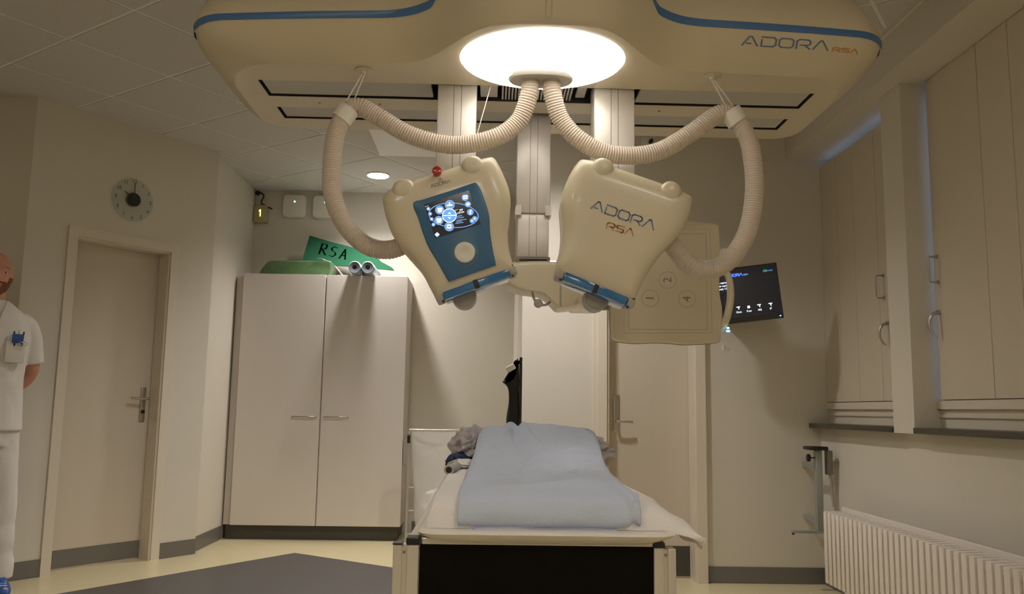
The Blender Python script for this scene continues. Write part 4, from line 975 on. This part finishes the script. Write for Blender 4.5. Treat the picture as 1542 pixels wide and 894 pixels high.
# ============================================================ TREATMENT TABLE
tb = thing('imaging_table', 'white-topped examination table with aluminium frame and black front panel', 'table', (0.12, 2.6, 0))
bm = B(); rs = []
for z, i, yy in ((0.8025, 0.008, 1.782), (0.800, 0.002, 1.775), (0.796, 0.0, 1.772), (0.790, 0.006, 1.776), (0.783, 0.022, 1.784), (0.7775, 0.045, 1.792), (0.776, 0.060, 1.799), (0.7868, 0.075, 1.806)):
    ring_ = []
    for x, y in rrect(-0.146+i, yy+0.012, 0.396-i, 3.9-i, 0.045, 6):
        if y < 2.2: y += -0.012*(1-((x-0.123)/0.27)**2)
        ring_.append((x, y, z))
    rs.append(ring_)
rings(bm, rs); obj('tabletop', bm, 'white', tb, smooth=50)
FR = 1.80
obj('front_rail', bx((-0.1345, FR+0.006, 0.7725), (0.345, FR+0.04, 0.786), 0.002), 'alu', tb)
obj('side_rail', bx((-0.163, FR+0.041, 0.752), (-0.136, 3.8, 0.786), 0.002), 'alu', tb); obj('side_rail', bx((0.347, FR+0.041, 0.752), (0.372, 3.8, 0.786), 0.002), 'alu', tb)
lab(obj('front_panel', bx((-0.138, FR+0.006, 0.18), (0.345, FR+0.020, 0.772)), 'panelb', tb), 'black panel closing the front of the frame')
for x0, x1, z1 in ((-0.192, -0.174, 0.772), (-0.164, -0.1395, 0.7715), (0.3455, 0.366, 0.7715), (0.374, 0.391, 0.770)):
    obj('post', bx((x0, FR, 0.04), (x1, FR+0.035, z1), 0.0015), 'alu', tb)
for x0, x1 in ((-0.174, -0.164), (0.366, 0.374)):
    obj('groove_strip', bx((x0, FR+0.004, 0.04), (x1, FR+0.03, 0.768)), 'alud' if x0 > 9 else 'alu', tb); obj('screw', cyl(B(), ((x0+x1)/2, FR+0.004, 0.757), ((x0+x1)/2, FR+0.001, 0.757), 0.003, n=10), 'alud', tb)
obj('corner_cap', bx((-0.1655, FR-0.003, 0.772), (-0.138, FR+0.04, 0.787), 0.002), 'blackp', tb); obj('corner_cap', bx((0.3455, FR-0.003, 0.772), (0.368, FR+0.04, 0.783), 0.002), 'blackp', tb)
obj('post_cap', bx((-0.193, FR-0.002, 0.7722), (-0.173, FR+0.036, 0.775)), 'blackp', tb)
for x in (-0.163, 0.345): obj('post', bx((x, 3.74, 0.04), (x+0.027, 3.78, 0.7515), 0.0015), 'alu', tb)
for x in (-0.165, 0.358):
    for y in (FR+0.018, 3.76): bm = B(); cyl(bm, (x, y-0.0, 0.0), (x, y, 0.04), 0.016); obj('foot', bm, 'rubber', tb, smooth=40)

# bedding --------------------------------------------------
def sheetgrid(nu, nv, f, thick):
    bm = B(); V = [[bm.verts.new(f(i/nu, j/nv)) for j in range(nv+1)] for i in range(nu+1)]
    for i in range(nu):
        for j in range(nv): bm.faces.new((V[i][j], V[i+1][j], V[i+1][j+1], V[i][j+1]))
    return bm
def solid(o, th):
    md = o.modifiers.new('s', 'SOLIDIFY'); md.thickness = th; md.offset = -1; C.view_layer.update(); bake(o); o.data.shade_smooth(); return o
# mattress pad with white sheet: closed rounded slab, right side hangs over the edge
bm = B(); rs = []
NY = 60
SQ = {-4: (0.02, 0.013), -3: (0.40, 0.012), -2: (0.70, 0.009), -1: (0.90, 0.005)}
for k in range(-4, NY+1):
    sq, yo = SQ.get(k, (1.0, 0.0))
    y = 1.835 - yo if k < 0 else 1.835 + (3.80-1.835)*k/NY
    e = min(1.0, (max(k, 0)+0.9)/2.2); e = math.sqrt(max(0.0, 1-(1-e)**2))
    dk = 1.0; ztop = 0.803 + (0.058 + 0.012*math.sin(min(max(k, 0)/NY*2.2, 1.57)))*e
    ro = 0.400 + 0.055*max(0, 1-max(k, 0)/40) + 0.006*noise.noise(Vector((y*6, 0, 3)))
    dr = 0.012 + 0.030*max(0, 1-abs(y-1.98)/0.30); dr *= dk
    sec = []
    for x, z in ((-0.112, 0.8035), (-0.122, 0.812), (-0.126, 0.83), (-0.124, ztop-0.012), (-0.112, ztop), (-0.02, ztop), (0.08, ztop+0.002), (0.18, ztop+0.002), (0.28, ztop), (0.34, ztop-0.008), (0.375, ztop-0.018), (ro-0.03, ztop-0.026-dr*0.4), (ro, ztop-0.034-dr), (ro+0.004, ztop-0.050-dr), (ro-0.004, ztop-0.058-dr), (ro-0.03, max(0.8035, ztop-0.055-dr*0.4)), (0.37, 0.8035), (0.2, 0.8035)):
        n = 0.004*noise.noise(Vector((x*9, y*9, z*9))) if z > 0.81 else 0
        zz = z + n
        if x < 0.398: zz = max(zz, 0.8032)
        if sq < 1: zz = 0.8032 + (zz-0.8032)*sq if x < 0.398 else 0.79 + (zz-0.79)*sq
        sec.append((x + n*0.6, y, zz))
    rs.append(sec)
rings(bm, rs); tag(obj('white_sheet', bm, 'sheet', smooth=45), 'white sheet-covered pad on the table, hanging over its right edge', 'bedding')
# grey linen heap under the blue drape
def heap(name, c0, rad, m, lb_, cat, seed, amp=0.3, zmin=0.872, sub=5):
    bm = B(); bmesh.ops.create_icosphere(bm, subdivisions=sub, radius=1.0)
    for v in bm.verts:
        p = v.co.copy(); fold = noise.noise(Vector((p.x*2.0+seed, p.y*6.0+p.x*3, p.z*5.0-p.x*4)))
        n = 1 + amp*0.35*fold + amp*0.35*abs(noise.noise(p*4+Vector((seed, 0, 0)))) 
        q_ = Vector((c0[0] + rad[0]*p.x*n, c0[1] + rad[1]*p.y*n, c0[2] + rad[2]*p.z*n))
        q_.z = max(q_.z, zmin + 0.001*noise.noise(q_*40))
        if name == 'crumpled_linen' and -0.06 < q_.x < 0.38: q_.z = min(q_.z, 0.93 + 0.05*min(1, max(0, 1-abs(q_.y-2.95)/0.12)))
        v.co = q_
    return tag(obj(name, bm, m, smooth=60), lb_, cat)
heap('crumpled_linen', (0.155, 2.95, 0.905), (0.255, 0.19, 0.080), 'linen', 'crumpled grey linen heaped under the blue drape', 'linen', 3.1, 0.42, 0.868)
heap('linen_bundle', (-0.052, 2.93, 0.922), (0.066, 0.13, 0.062), 'linen', 'bulging bundle of pale grey linen at the upper left of the drape', 'linen', 5.5, 0.75, 0.868)
heap('navy_cloth', (-0.094, 2.80, 0.878), (0.042, 0.06, 0.028), 'navy', 'small dark navy cloth at the left of the linen heap', 'cloth', 7, 0.5, 0.8675, 4)
for k, (x, y, z, r_) in enumerate(((-0.110, 2.60, 0.873, 0.0150), (-0.112, 2.46, 0.872, 0.0145))):
    t = thing('support_roll', ('upper, farther' if k == 0 else 'lower, nearer') + ' of two small grey rolls at the left edge of the bed', 'roll', (x, y, z), 'small rolls on the bed')
    d_ = Vector((-0.12, -1, 0)).normalized(); 
    bm = B(); cyl(bm, Vector((x, y, z+0.006)) - d_*0.0, Vector((x, y, z+0.006)) - d_*(-0.0) - d_*0.14, r_, n=24); obj('cover', bm, 'foam', t, smooth=40)
    bm = B(); cyl(bm, Vector((x, y, z+0.006)) + d_*0.0015, Vector((x, y, z+0.006)) - d_*0.004, r_*0.62, n=20); obj('hollow_end', bm, 'black', t)
heap('white_towel', (-0.075, 2.70, 0.880), (0.045, 0.10, 0.014), 'sheet', 'folded white towel end between the linen and the rolls', 'towel', 11, 0.5, 0.868, 4)
# blue drape
prof = [(1.828, 0.8065), (1.818, 0.812), (1.814, 0.826), (1.816, 0.845), (1.830, 0.862), (1.87, 0.874), (1.98, 0.881), (2.12, 0.887), (2.28, 0.896), (2.45, 0.911), (2.60, 0.932), (2.72, 0.956), (2.82, 0.978), (2.90, 0.992), (2.97, 0.997), (3.04, 0.994), (3.12, 0.97), (3.17, 0.92), (3.19, 0.88)]
PR = cr([(y, z, 0) for y, z in prof], 5)
cum = [0]
for a, b in zip(PR, PR[1:]): cum.append(cum[-1] + (b-a).length)
rc = random.Random(11)
CREASE = [(rc.uniform(-0.05, 0.34), rc.uniform(1.9, 2.95), rc.uniform(-1.2, 1.2), rc.uniform(0.05, 0.16), rc.uniform(0.005, 0.010), rc.choice((-1, 1))*rc.uniform(0.002, 0.0042)) for _ in range(26)]
CREASE += [(0.085, 2.86, 1.5, 0.12, 0.012, -0.009), (0.125, 2.84, 1.75, 0.11, 0.010, 0.006), (0.05, 2.80, 1.2, 0.10, 0.010, 0.005), (0.19, 1.95, 0.1, 0.14, 0.012, 0.005), (0.27, 1.90, -0.5, 0.09, 0.009, 0.006), (0.29, 1.86, -0.9, 0.06, 0.008, 0.006), (0.02, 1.90, 0.4, 0.08, 0.010, 0.004)]
def creases(x, y):
    h = 0
    for cx, cy, an, L, w, a in CREASE:
        dx, dy = x-cx, (y-cy)*0.6; c_, s_ = math.cos(an), math.sin(an); p = dx*c_ + dy*s_; q_ = -dx*s_ + dy*c_ + 0.12*p*p/L
        h += a*math.exp(-(q_/w)**2 - (p/L)**2)
    return h
def drape(u, v):
    s = v*cum[-1]; k = 0
    while k < len(cum)-2 and cum[k+1] < s: k += 1
    t_ = (s-cum[k])/max(cum[k+1]-cum[k], 1e-6); p = PR[k].lerp(PR[k+1], t_); y, z = p.x, p.y
    w_ = min(max((y-1.83)/1.1, 0), 1)
    xl = -0.062 + 0.010*w_ + 0.022*w_*w_ ; xr = 0.318 + 0.030*w_ + 0.008*math.sin(y*5)
    x = xl + (xr-xl)*u
    n = 0.013*noise.noise(Vector((x*7, y*4, 1.7))) + 0.005*noise.noise(Vector((x*20, y*9 + x*6, 4.0)))
    fold = 0.006*math.exp(-((x-0.04-0.05*(y-2.9))/0.02)**2)*max(0, 1-abs(y-2.85)/0.25) + 0.004*math.exp(-((x-0.19)/0.03)**2)*max(0, 1-abs(y-2.8)/0.3)
    edge = min(u, 1-u); rise = 0.007 if edge > 0.04 else 0.007*edge/0.04
    low = min(max((y-1.86)/0.1, 0), 1)
    if y < 1.86: z += 0.0025*math.sin(x*60)*(z > 0.82) + 0.0; y += 0.004*noise.noise(Vector((x*14, z*30, 2)))
    sag = 0.018*(2*abs(u-0.5))**6*w_
    z2 = z + 1.8*creases(x, y) + (n*(0.4+0.6*w_)*low) - fold*low + rise*0.6*low - sag
    return (x, y - 0.004, max(z2, 0.8062))
o = obj('blue_drape', sheetgrid(120, 230, drape, 0), 'cloth', None); solid(o, 0.003)
tag(o, 'pale blue disposable drape laid over the bed', 'drape')
# frayed layer under the drape front
def fray(u, v):
    x = -0.03 + 0.30*u; y = 1.83 - 0.020*v - 0.006*noise.noise(Vector((x*30, 0, 1)))*v
    return (x, y, 0.8050 - 0.002*v + 0.0012*noise.noise(Vector((x*25, v*3, 2))))
o = obj('drape_layer', sheetgrid(60, 5, fray, 0), 'cloth', None); solid(o, 0.0012)
tag(o, 'thin frayed blue layer peeping out under the front of the drape', 'drape')

# ============================================================ PERSON standing at the left edge
per = thing('person', 'bald bearded person in white hospital uniform, hands behind back, at the left edge', 'person', (-2.825, 4.86, 0), rz=R(38))
def ell(z, cx, cy, rx, ry, n=28, p=2.2):
    o = []
    for i in range(n):
        a = 2*PI*i/n; c_, s_ = math.cos(a), math.sin(a)
        o.append((cx + rx*math.copysign(abs(c_)**(2/p), c_), cy + ry*math.copysign(abs(s_)**(2/p), s_), z))
    return o
def G(x, s, w): return math.exp(-(x/s)**2)*w
def headpt(p):
    """unit sphere point -> head surface, face towards -Y"""
    x, y, z = p
    X, Y, Z = x*0.076, y*0.098, z*0.118; SCL = 1.10
    f = max(0.0, -y)
    if z < 0: X *= 1 - 0.30*(-z)**1.6; 
    if z < -0.2 and y > 0: Y *= 1 - 0.45*(-z-0.2)
    if z < -0.5: Y += -0.012*(-z-0.5)
    ax = abs(X)
    # nose, brow, sockets, cheeks, lips, chin
    Y -= G(X, 0.011, 1)*G(Z+0.022, 0.020, 0.022)*f + G(X, 0.009, 1)*G(Z-0.0, 0.02, 0.010)*f
    Y -= G(X, 0.018, 1)*G(Z+0.032, 0.008, 0.006)*f
    Y -= G(ax-0.028, 0.024, 1)*G(Z-0.024, 0.009, 0.006)*f
    Y += G(ax-0.032, 0.015, 1)*G(Z-0.006, 0.011, 0.010)*f
    Y -= G(ax-0.040, 0.02, 1)*G(Z+0.022, 0.018, 0.005)*f
    Y -= G(X, 0.022, 1)*G(Z+0.058, 0.009, 0.006)*f
    Y += G(X, 0.022, 1)*G(Z+0.060, 0.0025, 0.003)*f
    Y -= G(X, 0.022, 1)*G(Z+0.095, 0.014, 0.008)*f
    return Vector((X*SCL, (Y - 0.004)*SCL, Z*SCL + 1.762))
bm = B()
rings(bm, [ell(z, 0, cy, rx, ry) for z, cy, rx, ry in ((0.80, 0.0, 0.10, 0.08), (0.88, 0.0, 0.155, 0.10), (0.98, 0.0, 0.150, 0.100), (1.10, 0, 0.145, 0.098), (1.25, -0.003, 0.160, 0.108), (1.38, -0.004, 0.172, 0.112), (1.47, -0.002, 0.160, 0.105), (1.53, 0.005, 0.12, 0.088), (1.565, 0.01, 0.085, 0.07), (1.59, 0.012, 0.062, 0.062))])
tube(bm, [(0, 0.018, 1.50), (0, 0.012, 1.60), (0, 0.004, 1.66), (0, 0.0, 1.74)], [0.066, 0.060, 0.057, 0.055], 20)
b2 = B(); bmesh.ops.create_icosphere(b2, subdivisions=5, radius=1.0)
for v in b2.verts: v.co = headpt(v.co)
me = D.meshes.new('h'); b2.to_mesh(me); b2.free(); bm.from_mesh(me); D.meshes.remove(me)
for s in (-1, 1):
    # ears
    b3 = cr([(s*0.073, 0.010, 1.795), (s*0.084, 0.020, 1.803), (s*0.086, 0.022, 1.780), (s*0.080, 0.012, 1.755), (s*0.073, 0.004, 1.745)], 5)
    tube(bm, b3, 0.0055, 8); tube(bm, [(s*0.070, 0.006, 1.79), (s*0.079, 0.014, 1.775), (s*0.070, 0.006, 1.758)], 0.007, 8)
    # arm: shoulder, elbow, wrist behind the back
    tube(bm, cr([(s*0.135, 0.005, 1.492), (s*0.185, 0.012, 1.46), (s*0.213, 0.032, 1.36), (s*0.228, 0.060, 1.255), (s*0.225, 0.090, 1.205), (s*0.165, 0.125, 1.13), (s*0.075, 0.150, 1.055)], 3), [0.044]*3 + [0.044]*4 + [0.045]*4 + [0.043]*3 + [0.040]*2 + [0.034]*2 + [0.030], 16)
    wr = Vector((s*0.075, 0.152, 1.055)); pd = Vector((-s*0.75, 0.05, -0.55)).normalized(); sd = Vector((-s*0.5, 0.0, 0.80)).normalized(); yo = 0.0 if s > 0 else 0.022
    pm = wr + pd*0.085 + Vector((0, yo, 0))
    tube(bm, [wr, wr.lerp(pm, 0.5), pm], [0.026, 0.030, 0.026], 14)
    for k, L in enumerate((0.072, 0.080, 0.074, 0.058)):
        b_ = pm + sd*(0.026 - 0.0175*k) - pd*0.008
        tube(bm, [b_, b_ + pd*L*0.45 + Vector((0, 0.004, 0)), b_ + pd*L*0.78 + Vector((0, -0.006, -0.006)), b_ + pd*L + Vector((0, -0.018, -0.012))], [0.0095, 0.009, 0.0082, 0.006], 10)
    b_ = wr + pd*0.03 + sd*0.024 + Vector((0, yo*0.5, 0)); tube(bm, [b_, b_ + pd*0.02 + sd*0.022, b_ + pd*0.048 + sd*0.034, b_ + pd*0.062 + sd*0.032], [0.012, 0.011, 0.0095, 0.007], 10)
    # leg and foot
    tube(bm, [(s*0.085, 0.0, 0.88), (s*0.105, 0.0, 0.70), (s*0.125, -0.008, 0.48), (s*0.138, 0.006, 0.30), (s*0.150, 0.012, 0.10)], [0.088, 0.080, 0.056, 0.052, 0.038], 18)
    tube(bm, [(s*0.150, 0.035, 0.055), (s*0.152, -0.02, 0.055), (s*0.158, -0.10, 0.035), (s*0.162, -0.16, 0.028)], [0.034, 0.038, 0.032, 0.020], 14)
body = obj('body', bm, 'skin', per, world=False)
md = body.modifiers.new('r', 'REMESH'); md.mode = 'VOXEL'; md.voxel_size = 0.0052; md.use_smooth_shade = True
md = body.modifiers.new('s', 'SMOOTH'); md.factor = 0.5; md.iterations = 3
C.view_layer.update(); bake(body); body.data.shade_smooth()
def fs(bm):
    for v in bm.verts: v.co = Vector((v.co.x*1.10, (v.co.y + 0.008)*1.10, (v.co.z - 1.767)*1.10 + 1.762))
for s in (-1, 1):
    for nm, r_, off, m in (('eye', 0.0118, 0.0, 'eyew'), ('iris', 0.0056, -0.0078, 'eyed')):
        bm = B(); bmesh.ops.create_uvsphere(bm, u_segments=20, v_segments=12, radius=r_)
        bmesh.ops.translate(bm, vec=(s*0.0315, -0.0855 + off, 1.7735), verts=bm.verts[:]); fs(bm); obj(nm, bm, m, per, world=False, smooth=60)
    bm = B(); tube(bm, cr([(s*0.018, -0.0990, 1.796), (s*0.032, -0.0960, 1.800), (s*0.046, -0.0865, 1.795)], 4), 0.0032, 8); fs(bm); obj('eyebrow', bm, 'beard', per, world=False)
    bm = B(); tube(bm, cr([(s*0.019, -0.0925, 1.776), (s*0.032, -0.0985, 1.7825), (s*0.045, -0.0895, 1.775)], 5), 0.0025, 8); fs(bm); obj('eyelid', bm, 'skin', per, world=False, smooth=60)
# beard: the lower face pushed out a little
b2 = B(); bmesh.ops.create_icosphere(b2, subdivisions=5, radius=1.0); dl = []
for v in b2.verts:
    p = v.co.copy(); q_ = headpt(p); z = (q_.z - 1.762)/1.10
    lip = abs(q_.x) < 0.020 and -0.066 < z < -0.053 and p.y < -0.3
    jaw = z < -0.040 - 0.0*abs(q_.x) or (abs(q_.x) > 0.052 and z < -0.012)
    ok = jaw and p.y < 0.20 and not lip and z > -0.125
    if not ok: dl.append(v)
    v.co = q_ + p.normalized()*0.0032
bmesh.ops.delete(b2, geom=dl, context='VERTS'); obj('beard', b2, 'beard', per, world=False, smooth=60)
bm = B(); tube(bm, cr([(-0.019, -0.1015, 1.7075), (0, -0.1075, 1.7065), (0.019, -0.1015, 1.7075)], 5), 0.0032, 8); fs(bm); obj('lips', bm, 'lip', per, world=False, smooth=60)
def garment(name, bm, m, vox, strength, size, cutter=None):
    o = obj(name, bm, m, per, world=False)
    md = o.modifiers.new('r', 'REMESH'); md.mode = 'VOXEL'; md.voxel_size = vox
    md = o.modifiers.new('s', 'SMOOTH'); md.factor = 0.5; md.iterations = 5
    C.view_layer.update(); bake(o)
    for v in o.data.vertices:
        p = v.co; n = noise.noise(Vector((p.x*size, p.y*size, p.z*size*0.45)) + Vector((3, 1, 7))); n2 = noise.noise(Vector((p.x*size*2.2, p.y*size*2.2, p.z*size*1.6)))
        v.co = p + v.normal*(strength*n + strength*0.5*n2)
    if cutter:
        c_ = obj('cutter', cutter, 'black'); c_.data.transform(mw(per)); md = o.modifiers.new('b', 'BOOLEAN'); md.operation = 'DIFFERENCE'; md.solver = 'EXACT'; md.object = c_
        C.view_layer.update(); bake(o); D.objects.remove(c_)
    o.data.shade_smooth(); o.data.set_sharp_from_angle(angle=R(50)); return o
bm = B()
rings(bm, [ell(z, 0, cy, rx, ry) for z, cy, rx, ry in ((0.885, 0.0, 0.205, 0.142), (0.95, 0.0, 0.200, 0.138), (1.05, 0.0, 0.190, 0.134), (1.18, 0, 0.184, 0.132), (1.30, -0.003, 0.190, 0.134), (1.42, -0.004, 0.196, 0.134), (1.50, -0.002, 0.188, 0.122), (1.56, 0.005, 0.150, 0.102), (1.595, 0.008, 0.108, 0.088), (1.615, 0.010, 0.082, 0.080))])
for s in (-1, 1):
    tube(bm, cr([(s*0.130, 0.005, 1.500), (s*0.178, 0.010, 1.482), (s*0.212, 0.030, 1.39), (s*0.228, 0.052, 1.275)], 4), [0.062, 0.062, 0.062, 0.062, 0.062, 0.062, 0.062, 0.061, 0.061, 0.061, 0.061, 0.062, 0.063], 24)
vb = B(); n0 = [(-0.065, 1.65), (0.065, 1.65), (0.0, 1.445)]
rings(vb, [[(x, y, z) for x, z in n0] for y in (-0.20, -0.088)])
garment('tunic', bm, 'uniform', 0.009, 0.007, 9, vb)
# collar edges, pocket and what is clipped to it
bm = B(); tube(bm, cr([(-0.060, -0.070, 1.612), (-0.038, -0.115, 1.545), (0.0, -0.140, 1.447)], 6), 0.0045, 8); tube(bm, cr([(0.060, -0.070, 1.612), (0.038, -0.115, 1.545), (0.0, -0.140, 1.447)], 6), 0.0045, 8)
obj('collar_edge', bm, 'uniform', per, world=False, smooth=60)
bm = B(); box(bm, (0.060, -0.150, 1.265), (0.158, -0.118, 1.385), None, 0.006)
pk = obj('chest_pocket', bm, 'uniform', per, world=False, smooth=40)
def sub(nm, bm, m): 
    o = obj(nm, bm, m, None, smooth=40); o.parent = pk; return o
sub('badge', box(B(), (0.085, -0.160, 1.375), (0.140, -0.150, 1.425), None, 0.003), 'shoe')
for k, x in enumerate((0.10, 0.118, 0.136)):
    bm = B(); cyl(bm, (x, -0.150, 1.36), (x+0.006*(k-1), -0.150, 1.44 + 0.008*(k % 2)), 0.0042, n=10); sub('pen', bm, ('navy', 'alu', 'blackp')[k])
bm = B(); x_, z_ = Vector((1, 0, 0)), Vector((0, 0, 1))
for cx in (0.128, 0.150): 
    P = circ((cx, -0.166, 1.372), 0.010, x_, z_, 20); tube(bm, P + [P[0]], 0.0022, 6)
sub('scissor_rings', bm, 'chrome')
bm = B()
rings(bm, [ell(z, 0, 0, rx, ry) for z, rx, ry in ((0.80, 0.165, 0.125), (0.88, 0.185, 0.130), (0.96, 0.175, 0.122))])
for s in (-1, 1):
    tube(bm, cr([(s*0.088, 0.0, 0.90), (s*0.112, 0.0, 0.70), (s*0.130, -0.004, 0.48), (s*0.142, 0.004, 0.28), (s*0.150, 0.010, 0.075)], 4), lambda i: (0.100 - 0.028*min(i/10, 1)) + (0.004*math.sin(i*2.3) if i > 9 else 0), 24)
garment('trousers', bm, 'uniform', 0.009, 0.006, 11)
for s in (-1, 1):
    bm = B(); rs = []
    for z, i in ((0.0, 0.004), (0.012, 0.0), (0.03, 0.0), (0.055, 0.008), (0.075, 0.022), (0.09, 0.030)):
        o_ = []
        for a in [2*PI*k/32 for k in range(32)]:
            L = 0.150 if math.sin(a) < 0 else 0.105
            frontcut = max(0, -math.sin(a))*max(0, z-0.03)*1.35
            o_.append((s*0.156 + (0.050-i)*math.cos(a) + s*0.0, -0.035 + (L-i-frontcut)*math.sin(a), z))
        rs.append(o_)
    rings(bm, rs); sh = obj('shoe', bm, 'shoe', per, world=False, smooth=50)
    bm = B(); rings(bm, [[(s*0.156 + 0.0515*math.cos(a), -0.035 + ((0.1515 if math.sin(a) < 0 else 0.1065))*math.sin(a), z) for a in [2*PI*k/32 for k in range(32)]] for z in (0.0, 0.014)])
    o = obj('sole', bm, 'white', None); o.parent = sh
    bm = B()
    for k in range(4): tube(bm, [(s*0.156-0.018, -0.075-0.018*k, 0.083-0.008*k), (s*0.156+0.018, -0.080-0.018*k, 0.083-0.008*k)], 0.0028, 6)
    o = obj('laces', bm, 'white', None); o.parent = sh
